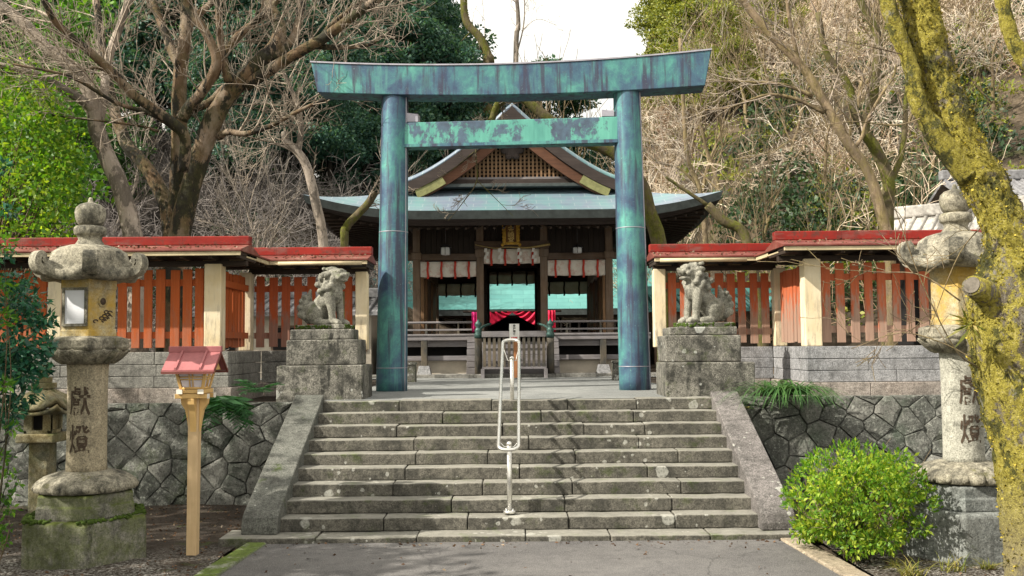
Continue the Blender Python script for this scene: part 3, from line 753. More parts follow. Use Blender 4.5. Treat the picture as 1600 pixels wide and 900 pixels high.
# ================================================================ TORII
def torii():
    DL, DR = 17.42, 17.06
    t = thing('torii_gate', 'tall weathered green copper torii gate standing at the top of the stairs', 'torii', (.05, 17.24, 1.43))
    bl, br = P(612, 609, DL), P(992.5, 603, DR); tl, tr = P(617.5, 147, DL), P(979, 137, DR)
    ux = V((br.x-bl.x, DR-DL, 0)).normalized(); uy = V((-ux.y, ux.x, 0))
    for b, tp in ((bl, tl), (br, tr)):
        b = V((b.x, b.y, 1.40)); m = MB(); n = 24
        pts = [b.lerp(V((tp.x, tp.y, tp.z+.12)), i/n) for i in range(n+1)]
        rad = [.272-.038*(i/n) for i in range(n+1)]
        m.tube(pts, rad, 40)
        p = m.build('pillar', MT['copper'], t)
        m = MB()
        for k in (.08, .52):                     # sheet seams and the vertical joint strip
            i = pts[0].lerp(pts[-1], k); r = .272-.038*k
            m.tube([i-V((0,0,.006)), i+V((0,0,.006))], r+.004, 40)
        s0 = math.radians(-28)
        q = [a+V((math.cos(s0)*(r+.001), math.sin(s0)*(r+.001), 0)) for a, r in zip(pts, rad)]
        m.tube(q, .012, 6); m.build('seam', MT['copper_cap'], p)
    dep = .26; ns = 40; m = MB()
    dpt = lambda px: DL+(DR-DL)*(px-612)/(992.5-612)-dep*.6
    qt = [P(px, py, dpt(px)) for px, py in ((489, 101, ), (799.5, 104), (1110, 82))]; qb = [P(px, py, dpt(px)) for px, py in ((497, 146.5), (799.5, 150), (1096, 136))]
    c = (qt[0]+qt[2])/2; half = (qt[2]-qt[0]).to_2d().length/2
    def prof(u):
        f = lambda q: q[1].z+(q[2].z-q[0].z)/2*u+((q[0].z+q[2].z)/2-q[1].z)*u*u
        return u*half*.985, f(qt), f(qb)
    vs = []; fs = []
    for i in range(ns+1):
        u = -1+2*i/ns; x, zt, zb = prof(u)
        xt = x+.05*u; xb = x-.06*u
        for (xx, yy, zz) in ((xb, -dep, zb), (xt, -dep-.03, zt), (xt, dep+.03, zt), (xb, dep, zb)):
            w = V((c.x, c.y, 0))+ux*xx+uy*(yy+dep*.6); vs.append((w.x, w.y, zz))
    for i in range(ns):
        for k in range(4): fs.append((i*4+k, i*4+4+k, i*4+4+(k+1) % 4, i*4+(k+1) % 4))
    fs += [(0, 1, 2, 3), (ns*4+3, ns*4+2, ns*4+1, ns*4)]
    tb = m.add(vs, fs).build('top_beam', MT['copper'], t, bev=.012)
    m = MB(); vs = []; fs = []
    for i in range(ns+1):
        u = -1+2*i/ns; x, zt, zb = prof(u); xt = x+.065*u
        for (yy, zz) in ((-dep-.045, zt+.003), (-dep-.045, zt+.028), (dep+.045, zt+.028), (dep+.045, zt+.003)):
            w = V((c.x, c.y, 0))+ux*xt+uy*(yy+dep*.6); vs.append((w.x, w.y, zz))
    for i in range(ns):
        for k in range(4): fs.append((i*4+k, i*4+4+k, i*4+4+(k+1) % 4, i*4+(k+1) % 4))
    fs += [(0, 1, 2, 3), (ns*4+3, ns*4+2, ns*4+1, ns*4)]
    m.add(vs, fs).build('cap_sheet', MT['copper_cap'], tb)
    # tie beam between the pillars and its wedges
    a0, a1 = P(630, 194.5, DL), P(630, 229, DL); b0, b1 = P(965, 185, DR), P(965, 221, DR)
    def beam(m, p0, p1, q0, q1, d):
        A = [V((p.x, p.y, p.z)) for p in (p1, q1, q0, p0)]
        m.hexa([tuple(v-uy*d) for v in A], [tuple(v+uy*d) for v in A])
    m = MB(); beam(m, a0, a1, b0, b1, .14); tie = m.build('tie_beam', MT['copper_beam'], t, bev=.01)
    m = MB(); beam(m, P(630, 228, DL), P(630, 232.5, DL), P(965, 220, DR), P(965, 225, DR), .155); m.build('lower_edge', MT['copper'], tie)
    for x0, x1, yt, yb, D in ((636, 655, 178, 192.5, DL), (940, 960, 173, 184, DR)):
        m = MB(); beam(m, P(x0, yt, D), P(x0, yb, D), P(x1, yt+2, D), P(x1, yb, D), .1); m.build('wedge', MT['copper_cap'], t, bev=.008)
torii()

# ================================================================ STONE LANTERNS (hexagonal, one corner to the front)
def hexring(m, prof, c, smooth=False, ph=None): m.lathe(prof, 6, c, ph, smooth)
def lantern(loc, label, paper, mats, ink_ang, sc=1, rz=0):
    h = R(-90)+rz
    t = thing('stone_lantern', label, 'stone lantern', loc); t.scale = (.86, .86, 1)
    x, y, z = loc; k = 1/145.*sc
    def Zp(px): return (865-px)*k            # heights measured on the left lantern in picture pixels
    c = (x, y, z)
    post_m, yel, base_m = mats
    m = MB(); hexring(m, [(.80*sc, -.08), (.79*sc, Zp(800)), (.76*sc, Zp(796))], c, False, h); m.build('base_block', MT[base_m], t, bev=.02)
    m = MB(); hexring(m, [(.64*sc, Zp(796)), (.635*sc, Zp(778)), (.615*sc, Zp(776)), (.615*sc, Zp(763)), (.6*sc, Zp(760))], c, False, h); m.build('drum', MT[base_m], t, bev=.02)
    if paper:
        m = MB(); rq = random.Random(6)
        for i in range(900):
            a = rq.uniform(0, 2*PI); f = math.cos(PI/6)/math.cos(((a-h) % (PI/3))-PI/6); r = f*rq.uniform(.6, .785)
            if mnoise.noise(V((a*2, r*6, 4))) < -.08: continue
            m.ball((x+r*math.cos(a), y+r*math.sin(a), z+Zp(796)+rq.uniform(-.01, .012)), (rq.uniform(.015, .035), rq.uniform(.015, .035), rq.uniform(.01, .022)), 6)
        for i in range(260):
            a = rq.uniform(0, 2*PI); f = math.cos(PI/6)/math.cos(((a-h) % (PI/3))-PI/6); r = f*rq.uniform(.575, .6)
            m.ball((x+r*math.cos(a), y+r*math.sin(a), z+Zp(794)+abs(rq.gauss(0, .05))), (.022, .022, .016), 6)
        m.build('moss', MT['moss_pad'], t)
    # lotus foot
    m = MB()
    pet = lambda a, j: 1+(.11*abs(math.cos(9*a))**.5-.07)*(1 if 0 < j < 6 else .2)
    m.lathe([(.5*sc, Zp(760)), (.58*sc, Zp(757)), (.585*sc, Zp(750)), (.54*sc, Zp(743)), (.46*sc, Zp(736)), (.33*sc, Zp(731)), (.27*sc, Zp(729))], 96, c, 0, True, pet)
    for q in range(20):
        a = h+q*2*PI/20; m.ball((0, 0, 0), (.15*sc, .075*sc, .045*sc), 10, Matrix.Translation((x+.485*sc*math.cos(a), y+.485*sc*math.sin(a), z+Zp(745))) @ Matrix.Rotation(a, 4, 'Z') @ Matrix.Rotation(R(28), 4, 'Y'))
    m.build('lotus_foot', MT['lantern'], t)
    m = MB(); m.lathe([(.245*sc, Zp(731)), (.238*sc, Zp(722)), (.234*sc, Zp(690)), (.234*sc, Zp(600)), (.242*sc, Zp(572)), (.25*sc, Zp(562))], 40, c, 0, True)
    pst = m.build('post', MT[post_m], t)
    for ch, py in (('獻', 622), ('燈', 680)):
        vs, fs = glyphs(ch, .27*sc, .012); r = .2365*sc; vv = []
        for a, b in vs:
            th = ink_ang+a/r; vv.append((x+(r+.003)*math.sin(th), y-(r+.003)*math.cos(th), z+Zp(py)+b*1.2))
        MB().add(vv, fs).build('carved_letter', MT['ink'], pst)
    # lotus bowl and platform
    m = MB()
    pet2 = lambda a, j: 1+(.09*abs(math.cos(9*a))**.5-.05)*(1 if 0 < j < 4 else .2)
    m.lathe([(.27*sc, Zp(566)), (.33*sc, Zp(562)), (.42*sc, Zp(553)), (.475*sc, Zp(546)), (.46*sc, Zp(544))], 72, c, 0, True, pet2); 
    for q in range(16):
        a = h+q*2*PI/16; m.ball((0, 0, 0), (.13*sc, .085*sc, .03*sc), 10, Matrix.Translation((x+.385*sc*math.cos(a), y+.385*sc*math.sin(a), z+Zp(554.5))) @ Matrix.Rotation(a, 4, 'Z') @ Matrix.Rotation(R(-38), 4, 'Y'))
    m.build('lotus_bowl', MT['lantern'], t)
    m = MB(); hexring(m, [(.5*sc, Zp(545.5)), (.535*sc, Zp(541)), (.535*sc, Zp(529)), (.515*sc, Zp(527)), (.38*sc, Zp(523))], c, False, h); m.build('platform', MT['lantern'], t, bev=.01)
    # fire chamber
    m = MB(); hexring(m, [(.372*sc, Zp(524)), (.366*sc, Zp(514)), (.352*sc, Zp(513)), (.352*sc, Zp(452)), (.366*sc, Zp(450)), (.366*sc, Zp(434))], c, False, h); fc = m.build('fire_chamber', MT[yel], t, bev=.012)
    v0 = V((math.cos(h), math.sin(h), 0)); 
    def facepts(side, a, b, zt, zb, d):     # rectangle on a front face: side -1 left, 1 right
        p0 = V((x, y, 0))+v0*.354*sc; a2 = h+side*R(60); p1 = V((x, y, 0))+V((math.cos(a2), math.sin(a2), 0))*.354*sc
        nrm = (p0+p1-2*V((x, y, 0))).normalized()
        q = [p0.lerp(p1, a), p0.lerp(p1, b)]
        return [V((p.x, p.y, zz))+nrm*d for p, zz in ((q[0], zb), (q[1], zb), (q[1], zt), (q[0], zt))]
    if paper:
        a = facepts(-1, .14, .86, z+Zp(452), z+Zp(505), .004); b = facepts(-1, .14, .86, z+Zp(452), z+Zp(505), .012)
        MB().hexa(a, b).build('paper_window', MT['paper'], fc)
        m = MB()
        for (u0, u1, t0, t1) in ((.04, .14, 449, 508), (.86, .96, 449, 508), (.14, .86, 449, 453), (.14, .86, 504, 508)):
            m.hexa(facepts(-1, u0, u1, z+Zp(t0), z+Zp(t1), .002), facepts(-1, u0, u1, z+Zp(t0), z+Zp(t1), .026))
        m.build('window_frame', MT['lantern'], fc)
        # round hole and carved cloud on the right face
        q = facepts(1, .5, .5, z+Zp(470), z+Zp(470), 0)[0]; nn = V((math.cos(h+R(30)), math.sin(h+R(30)), 0))
        MB().tube([q+nn*.001, q+nn*.012], .062, 20).build('round_hole_rim', MT[yel], fc)
        MB().tube([q+nn*.002, q+nn*.0145], .038, 20).build('round_hole', MT['ink'], fc)
        m = MB(); rnd = random.Random(2); ut = V((-nn.y, nn.x, 0))
        for i in range(9):
            o = q+ut*rnd.uniform(-.1, .11)+V((0, 0, -.17+rnd.uniform(-.05, .06)))
            m.tube([o+nn*.003+ut*(.03*math.cos(s))+V((0, 0, .016*math.sin(s))) for s in np.linspace(0, 4.5, 8)], .007, 5)
        m.build('carved_cloud', MT['ink'], fc)
    # roof with six scrolled corners
    m = MB(); N = 96
    prof = [(.30, 437), (.54, 439), (.635, 438), (.67, 432), (.665, 424), (.615, 420.5), (.565, 418), (.525, 412), (.495, 403), (.44, 393), (.35, 385.5), (.24, 381.5), (.14, 380.5)]
    vs = []
    for j, (r, pz) in enumerate(prof):
        for i in range(N):
            a = 2*PI*i/N+h; d = (i % 16); d = min(d, 16-d)/8.       # 0 on a corner, 1 mid side
            hexr = math.cos(PI/6)/math.cos(abs(((2*PI*i/N) % (PI/3))-PI/6))
            kx = max(0, min(1, (r-.44)/.14)); rr = r*(1-kx+kx*hexr*.98)
            lift = (1-d)**2.2*.1*max(0, (r-.42)/.27) if j else 0
            sag = -.03*d*kx*(j > 4)
            vs.append((x+rr*sc*math.cos(a), y+rr*sc*math.sin(a), z+Zp(pz)+(lift+sag)*sc))
    m.add(vs, [(j*N+i, j*N+(i+1) % N, (j+1)*N+(i+1) % N, (j+1)*N+i) for j in range(len(prof)-1) for i in range(N)]+[tuple(range(N))[::-1], tuple(range((len(prof)-1)*N, len(prof)*N))], True)
    roof = m.build('roof', MT['lantern'], t)
    for i in range(6):
        a = h+i*PI/3; d = V((math.cos(a), math.sin(a), 0)); q = V((-d.y, d.x, 0)); m = MB()
        o = V((x, y, z))
        path = [(.50, 421), (.60, 424), (.66, 421), (.695, 413), (.69, 404), (.655, 399.5), (.62, 402), (.615, 408), (.635, 411)]
        cv = spline([(r, Zp(pz)) for r, pz in path], 5)
        w = .085*sc
        n = len(cv); vs = []; th = .05
        for ii, (r, zz) in enumerate(cv):
            rr, nx = cv[min(ii+1, n-1)]-cv[max(ii-1, 0)]; l = math.hypot(rr, nx); nr, nz_ = -nx/l, rr/l
            tk = th*(1-.55*ii/n)
            for s_, k2 in ((-1, -1), (1, -1), (1, 1), (-1, 1)):
                vs.append(o+d*((r+nr*tk*k2)*sc)+q*(w*s_*(1-.12*ii/n))+V((0, 0, zz+nz_*tk*k2*sc)))
        fs = [(ii*4+kk, ii*4+(kk+1) % 4, ii*4+4+(kk+1) % 4, ii*4+4+kk) for ii in range(n-1) for kk in range(4)]+[(0, 1, 2, 3), ((n-1)*4+3, (n-1)*4+2, (n-1)*4+1, (n-1)*4)]
        m.add(vs, fs).build('corner_scroll', MT['lantern'], roof, bev=.014, seg=3)
    m = MB(); m.lathe([(.2, Zp(382)), (.17, Zp(379)), (.135, Zp(372)), (.15, Zp(367)), (.17, Zp(365))], 32, c, 0, True); m.build('neck', MT['lantern'], t)
    m = MB(); m.lathe([(.16, Zp(366)), (.182, Zp(364)), (.19, Zp(358)), (.182, Zp(353)), (.165, Zp(351)), (.12, Zp(350))], 48, c, 0, True, lambda a, j: 1+.02*abs(math.cos(8*a))); m.build('collar', MT['lantern'], t)
    m = MB(); m.lathe([(.12, Zp(351)), (.158, Zp(346)), (.178, Zp(338)), (.184, Zp(329)), (.17, Zp(322)), (.13, Zp(317)), (.07, Zp(314.5)), (.035, Zp(313)), (.028, Zp(309)), (.02, Zp(306)), (.004, Zp(305))], 32, c, 0, True); m.build('jewel', MT['lantern'], t)
    return t
pl = Pz(133, 862, 0)
lantern((P(134, 800, 10.7).x, 10.7, -.02), 'tall hexagonal stone lantern with white paper window and yellow lichen, mossy base', True, ('lantern_post', 'lantern_yellow', 'lantern_base'), 0, 1, R(23))
lantern((P(1509, 800, 10.55).x, 10.55, .02), 'tall grey stone lantern half hidden behind the moss covered trunk', False, ('lantern_post_right', 'lantern_yellow', 'lantern_base_right'), 0, 1.0, R(-24.5))

def small_lantern():
    D = 12.4; x = P(68, 650, D).x; k = D/F; z0 = Z(68, 770, D)
    t = thing('small_stone_lantern', 'small square mossy stone lantern in the shade behind the tall left lantern', 'stone lantern', (x, D, 0)); t.scale = (.87, .87, 1)
    zz = lambda py: Z(68, py, D)
    m = MB(); m.box(x-.14, x+.14, D-.14, D+.14, -.05, zz(690)); m.build('post', MT['small_lantern'], t, bev=.02)
    m = MB(); m.box(x-.27, x+.27, D-.27, D+.27, zz(690), zz(676)); m.build('platform', MT['small_lantern'], t, bev=.02)
    m = MB(); h = .19; zb, zt = zz(676), zz(645)
    for sx in (-1, 1):
        for sy in (-1, 1): m.box(x+sx*h-(.05 if sx > 0 else 0)-.0, x+sx*h+(.05 if sx < 0 else 0), D+sy*h-(.05 if sy > 0 else 0), D+sy*h+(.05 if sy < 0 else 0), zb, zt)
    m.box(x-h, x+h, D-h, D+h, zt, zt+.03); m.box(x-h, x+h, D-h, D+h, zb, zb+.04); m.box(x-h+.045, x+h-.045, D-.02, D+h-.045, zb+.04, zt)
    m.box(x-h, x-.075, D-h+.003, D-h+.05, zb, zt); m.box(x+.075, x+h, D-h+.003, D-h+.05, zb, zt)
    m.build('fire_chamber', MT['small_lantern'], t, bev=.006)
    MB().box(x-h+.05, x+h-.05, D-.06, D-.025, zb+.05, zt-.01).build('dark_opening', MT['black'], t)
    m = MB(); zl = zz(645)+.03; n = 24
    def rf(u, v):
        a, b = u*2-1, v*2-1; mx = max(abs(a), abs(b)); e = (abs(a)*abs(b))**2
        return (x+a*.36, D+b*.36, zl+.30*(1-mx)**.8*1.0+.015+.13*e)
    m.grid(rf, n, n); m.grid(lambda u, v: (x+(u*2-1)*.36, D+(1-v*2)*.36, zl-.03+.11*(abs(u*2-1)*abs(v*2-1))**2), n, n)
    for s in range(4):
        pass
    m.build('roof', MT['small_lantern'], t, solid=.04)
    m = MB(); zr = zl+.27
    m.box(x-.13, x+.13, D-.13, D+.13, zr, zr+.07); m.box(x-.085, x+.085, D-.085, D+.085, zr+.07, zr+.14)
    m.lathe([(.05, zr+.14), (.09, zr+.18), (.1, zr+.24), (.06, zr+.31), (.01, zr+.36)], 20, (x, D, 0)); m.build('finial', MT['small_lantern'], t, bev=.01)
small_lantern()

# ================================================================ LAMP POST
def lamp():
    D = 10.78; b = P(299.5, 857, D); x = b.x+.01; t = thing('wooden_lamp_post', 'pale wooden lamp post with a pink metal gable roof and lattice lantern box', 'lamp post', (x, D, 0)); t.scale = (.87, .87, 1)
    zz = lambda py: Z(303, py, D)
    xt = P(305, 640, D).x
    m = MB(); zt = zz(622)
    m.hexa([(x-.062, D-.062, -.05), (x+.062, D-.062, -.05), (x+.062, D+.062, -.05), (x-.062, D+.062, -.05)], [(xt-.065, D-.065, zt), (xt+.065, D-.065, zt), (xt+.065, D+.065, zt), (xt-.065, D+.065, zt)])
    m.build('post', MT['lamp_post'], t, bev=.008)
    x = xt; zb = zz(622)
    for dx, dy in ((1, 0), (-1, 0), (0, -1), (0, 1)):
        m = MB(); w = .04
        pr = [(.064, zb-.36), (.064, zb), (.17, zb), (.16, zb-.06), (.11, zb-.13), (.085, zb-.24)]
        if dx: m.prism(pr, lambda a, z: (x+dx*a, D-w, z), lambda a, z: (x+dx*a, D+w, z))
        else: m.prism(pr, lambda a, z: (x-w, D+dy*a, z), lambda a, z: (x+w, D+dy*a, z))
        m.build('bracket', MT['lamp_paint'], t, bev=.005)
    m = MB()
    for s in (-1, 1):
        m.box(x-.2, x+.2, D+s*.13-.035, D+s*.13+.035, zb+.002, zb+.05)
        m.box(x+s*.13-.035, x+s*.13+.035, D-.2, D+.2, zb+.053, zb+.1)
    m.box(x-.17, x+.17, D-.17, D+.17, zb+.056, zb+.098)
    m.build('platform', MT['lamp_paint'], t, bev=.006)
    for s in (-1, 1):
        for e in (-1, 1):
            MB().box(x+e*.203-.005, x+e*.203+.005, D+s*.13-.036, D+s*.13+.036, zb+.001, zb+.051).build('white_cap', MT['lamp_white'], t)
            MB().box(x+s*.13-.036, x+s*.13+.036, D+e*.203-.005, D+e*.203+.005, zb+.052, zb+.101).build('white_cap', MT['lamp_white'], t)
    z0 = zb+.1; z1 = zz(577); wb, wt = .148, .2
    for sx in (-1, 1):
        for sy in (-1, 1):
            q = lambda w, i: [(x+sx*(w-(i if a else 0)), D+sy*(w-(i if b_ else 0))) for a, b_ in ((0,0),(1,0),(1,1),(0,1))]
            m = MB(); m.hexa([(p[0], p[1], z0) for p in q(wb, .035)], [(p[0], p[1], z1) for p in q(wt, .035)]); m.build('corner_bar', MT['lamp_paint'], t, bev=.004)
    for ang in range(4):
        Mx = Matrix.Translation((x, D, 0)) @ Matrix.Rotation(ang*PI/2, 4, 'Z')
        m = MB(); m.hexa([(-wb+.04, -wb+.02, z0+.005), (wb-.04, -wb+.02, z0+.005), (wb-.04, -wb+.026, z0+.005), (-wb+.04, -wb+.026, z0+.005)], [(-wt+.04, -wt+.02, z1), (wt-.04, -wt+.02, z1), (wt-.04, -wt+.026, z1), (-wt+.04, -wt+.026, z1)]); m.move(Mx); pn = m.build('pane', MT['lamp_pane'], t)
        m = MB(); H = z1-z0
        L = lambda u, v: (-(wb+(wt-wb)*v)*(1-2*u), -(wb+(wt-wb)*v)+.012, z0+H*v)
        for u in (.44, .56): m.tube([L(u, .02), L(u, 1)], .0095, 4)
        for v in (.5, .62): m.tube([L(.1, v), L(.9, v)], .0095, 4)
        for v in (.06, .97): m.tube([L(.08, v), L(.92, v)], .014, 4)
        m.move(Mx); m.build('lattice', MT['lamp_paint'], pn)
    # gable roof, ridge along x
    zr, ze = zz(549), zz(578); hx, hy = .315, .3
    m = MB()
    for s in (-1, 1):
        m.hexa([(x-hx, D+s*hy, ze-.012), (x+hx, D+s*hy, ze-.012), (x+hx, D, zr-.012), (x-hx, D, zr-.012)], [(x-hx, D+s*hy, ze+.006), (x+hx, D+s*hy, ze+.006), (x+hx, D, zr+.008), (x-hx, D, zr+.008)])
    rf = m.build('roof', MT['lamp_roof'], t)
    m = MB(); m.box(x-hx-.012, x+hx+.012, D-.03, D+.03, zr-.01, zr+.055); m.build('ridge_cap', MT['lamp_roof'], rf, bev=.006)
    for xx in (-.15, .15):
        m = MB()
        for s in (-1, 1): m.hexa([(x+xx-.012, D+s*(hy+.002), ze+.006), (x+xx+.012, D+s*(hy+.002), ze+.006), (x+xx+.012, D, zr+.008), (x+xx-.012, D, zr+.008)], [(x+xx-.012, D+s*(hy+.002), ze+.03), (x+xx+.012, D+s*(hy+.002), ze+.03), (x+xx+.012, D, zr+.032), (x+xx-.012, D, zr+.032)])
        m.build('batten', MT['lamp_roof'], rf)
    m = MB()
    for s in (-1, 1): m.box(x-hx, x+hx, D+s*hy-.012, D+s*hy+.012, ze-.036, ze-.013)
    for e in (-1, 1):
        for s in (-1, 1): m.hexa([(x+e*hx-.01, D+s*hy, ze-.036), (x+e*hx+.01, D+s*hy, ze-.036), (x+e*hx+.01, D, zr-.036), (x+e*hx-.01, D, zr-.036)], [(x+e*hx-.01, D+s*hy, ze-.012), (x+e*hx+.01, D+s*hy, ze-.012), (x+e*hx+.01, D, zr-.012), (x+e*hx-.01, D, zr-.012)])
    m.build('roof_edge', MT['lamp_roof_dark'], rf)
    m = MB(); m.prism([(-.2, ze), (.2, ze), (0, zr-.06)], lambda a, z: (x-hx+.06, D+a, z), lambda a, z: (x+hx-.06, D+a, z)); m.build('gable_fill', MT['lamp_paint'], rf)
lamp()

# ================================================================ PEDESTALS AND GUARDIAN LIONS
def pedestal(pts, label, yf):
    # pts: pixel spans (x0, x1, ytop, ybot) of three stacked blocks, front face depth yf
    c = (pts[0][0]+pts[0][1])/2
    t = thing('stone_pedestal', label, 'pedestal', (X(c, yf), yf+.5, 1.4)); z0 = 1.39
    ins = [0, .1, .17]; names = ['lower_block', 'middle_block', 'upper_slab']
    for (a, b, yt, yb), i, nm in zip(pts, ins, names):
        y0 = yf+i; y1 = yf+1.05-i; x0, x1 = X(a, y0), X(b, y0); zt = Z((a+b)/2, yt, y0)
        m = MB(); m.box(x0, x1, y0, y1, z0, zt, jit=.006, rnd=rs); m.build(nm, MT['pedestal'], t, bev=.02, seg=3); z0 = zt+.002
    return z0, (yf+.52)
zl, yl = pedestal([(432, 566, 571, 622), (447, 559, 531, 572), (453, 549, 514, 530)], 'stacked stone pedestal with a mossy dark side under the closed-mouth guardian', 14.62)
zr_, yr_ = pedestal([(1040, 1179, 566, 617), (1040, 1158, 524, 566), (1046, 1152, 511, 524)], 'stacked stone pedestal with round white lichen spots under the open-mouth guardian', 14.58)

def lion(name, label, loc, rz, open_mouth, sc=1.0, mirror=1):
    t = thing(name, label, 'statue', loc)
    t.rotation_euler = (0, 0, rz)
    m = MB(); B = m.ball; C = m.caps
    C((-.13, 0, .2), (.12, 0, .44), .165, .15); B((-.14, 0, .2), (.17, .17, .18))
    for s in (-1, 1):
        B((-.08, s*.125, .17), (.15, .075, .16)); C((-.02, s*.15, .05), (.13, s*.15, .045), .055, .05)
        C((.16, s*.1, .44), (.2, s*.105, .22), .085, .062); C((.2, s*.105, .22), (.215, s*.105, .06), .06, .055)
        B((.255, s*.105, .05), (.09, .068, .05)); B((.19, s*.11, .3), (.06, .05, .07))
        for q in range(3): B((.32, s*.105+(q-1)*.042, .035), (.03, .022, .032), 8)
        B((.03, s*.12, .34), (.1, .05, .09))
        # ears, eyes, brows, cheeks
        B((.13, s*.135, .755), (.075, .03, .045)); B((.31, s*.065, .785), .036, 8); B((.335, s*.058, .762), .024, 8)
        B((.30, s*.1, .70), (.05, .03, .04), 8)
    B((.2, 0, .47), (.1, .125, .15)); C((.1, 0, .52), (.16, 0, .68), .15, .14)
    B((.2, 0, .745), (.135, .13, .105)); B((.28, 0, .79), (.07, .1, .05))
    B((.345, 0, .735), (.075, .095, .045)); B((.405, 0, .757), (.03, .05, .025), 8)
    jz = .635 if open_mouth else .665
    B((.315, 0, jz), (.085, .08, .03)); B((.26, 0, jz+.005), (.08, .09, .05))
    if not open_mouth: B((.37, 0, .7), (.035, .075, .02), 8)
    else:
        for s in (-1, 1): B((.375, s*.05, .7), (.014, .014, .03), 8)
    rnd = random.Random(5)
    for i in range(46):                                # mane curls
        a = rnd.uniform(.5, 5.8); zq = rnd.uniform(.5, .76); r = .155+.02*(.76-zq)
        px, py = .12+r*math.cos(a+0)*1.0, r*math.sin(a)
        if px > .24: continue
        B((px, py, zq), rnd.uniform(.03, .05), 8)
    for i in range(14): B((.1+rnd.uniform(-.1, .12), rnd.uniform(-.1, .1), .83+rnd.uniform(-.01, .012)), .032, 8)
    for s in (-1, 1):
        for (a, b, r) in ((.22, .58, .05), (.12, .55, .055), (.02, .5, .05), (-.02, .6, .05)): B((a, s*.145, b), r, 8)
    # flame tail with curls
    C((-.27, 0, .1), (-.31, 0, .3), .075, .095); C((-.31, 0, .3), (-.25, 0, .53), .09, .022)
    for (a, b, r) in ((-.37, .17, .065), (-.385, .27, .06), (-.36, .36, .055), (-.3, .14, .07), (-.33, .43, .04)):
        for s in (-.06, 0.02, .07): B((a, s, b), r, 8)
    m.move(Matrix.Scale(sc, 4) @ Matrix.Translation((0, 0, .05)))
    o = make('body', m.v, m.f, MT['lion'], None, remesh=.011*sc, loc=(0, 0, 0), sm=m.sm); o.parent = t
    m = MB(); m.box(-.36*sc, .38*sc, -.2*sc, .2*sc, .0, .065*sc, jit=.008, rnd=rnd); p = make('plinth', m.v, m.f, MT['lion'], None, bev=.012, loc=(0, 0, 0)); p.parent = t
    m = MB(); n = 30
    for i in range(260):
        a, b = rnd.choice(((rnd.uniform(-.36, .38), -.2), (rnd.uniform(-.36, .38), .2), (.38, rnd.uniform(-.2, .2)), (-.36, rnd.uniform(-.2, .2))))
        if mnoise.noise(V((a*5, b*5, 2+mirror))) < -.12: continue
        m.ball((a*sc*1.0, b*sc*1.0, rnd.uniform(.01, .055)*sc), (rnd.uniform(.014, .026), rnd.uniform(.014, .026), rnd.uniform(.01, .02)), 6)
    q = make('moss', m.v, m.f, MT['moss_pad'], None, loc=(0, 0, 0)); q.parent = t
    return t
lion('guardian_lion_statue', 'seated stone guardian lion with closed mouth facing right on its mossy pedestal', (P(507, 500, yl).x-.0, yl, zl), R(-24), False, 1.03, -1)
lion('guardian_lion_statue', 'seated stone guardian lion with open mouth facing left, curly tail behind', (P(1101, 500, yr_).x, yr_, zr_), R(180+22), True, 1.08, 1)

# ================================================================ HANDRAIL
def rail():
    t = thing('metal_handrail', 'stainless steel loop handrail standing in the middle of the stairs', 'handrail', (0, 11.8, .23))
    a, b = P(796.5, 799, 11.8), P(794.8, 694, 11.8); c, d = P(800.5, 642, 14.25), P(799.5, 560, 14.25)
    for p, q in ((a, b), (c, d)):
        po = MB().tube([p-V((0,0,.03)), V((p.x, p.y, q.z))], .03, 20).build('post', MT['steel'], t)
        MB().ball((p.x, p.y, q.z), .036, 14).build('post_cap', MT['steel'], po)
        m = MB(); m.lathe([(.075, p.z-.02), (.075, p.z+.012), (.034, p.z+.014)], 20, (p.x, p.y, 0)); 
        for k in range(4): m.ball((p.x+.055*math.cos(k*PI/2+.8), p.y+.055*math.sin(k*PI/2+.8), p.z+.016), .012, 8)
        m.build('foot_plate', MT['steel'], po)
    lo, hi = P(794.5, 703, 11.62), P(798.5, 531, 14.45); w = .118
    ax = (hi-lo).normalized(); sx = V((1, 0, 0)); L = (hi-lo).length
    pts = []; r = .1
    def corner(cx, cy, a0):
        for i in range(7):
            a = a0+i*PI/12; pts.append((cx+r*math.cos(a), cy+r*math.sin(a)))
    corner(w-r, L-r, 0); corner(-w+r, L-r, PI/2); corner(-w+r, r, PI); corner(w-r, r, 1.5*PI); pts.append(pts[0])
    m = MB(); m.tube([lo+sx*u+ax*v for u, v in pts], .022, 14, cap=False); m.build('rail_loop', MT['steel'], t)
    for p, q in ((a, b), (c, d)):
        o = V((p.x, p.y, q.z-.03)); k = (p.y-lo.y)/ax.y; cc = lo+ax*k
        for s in (-1, 1): MB().tube([o, o+V((s*.06, 0, .0)), cc+sx*(s*w)], .008, 8).build('brace', MT['steel'], t)
rail()
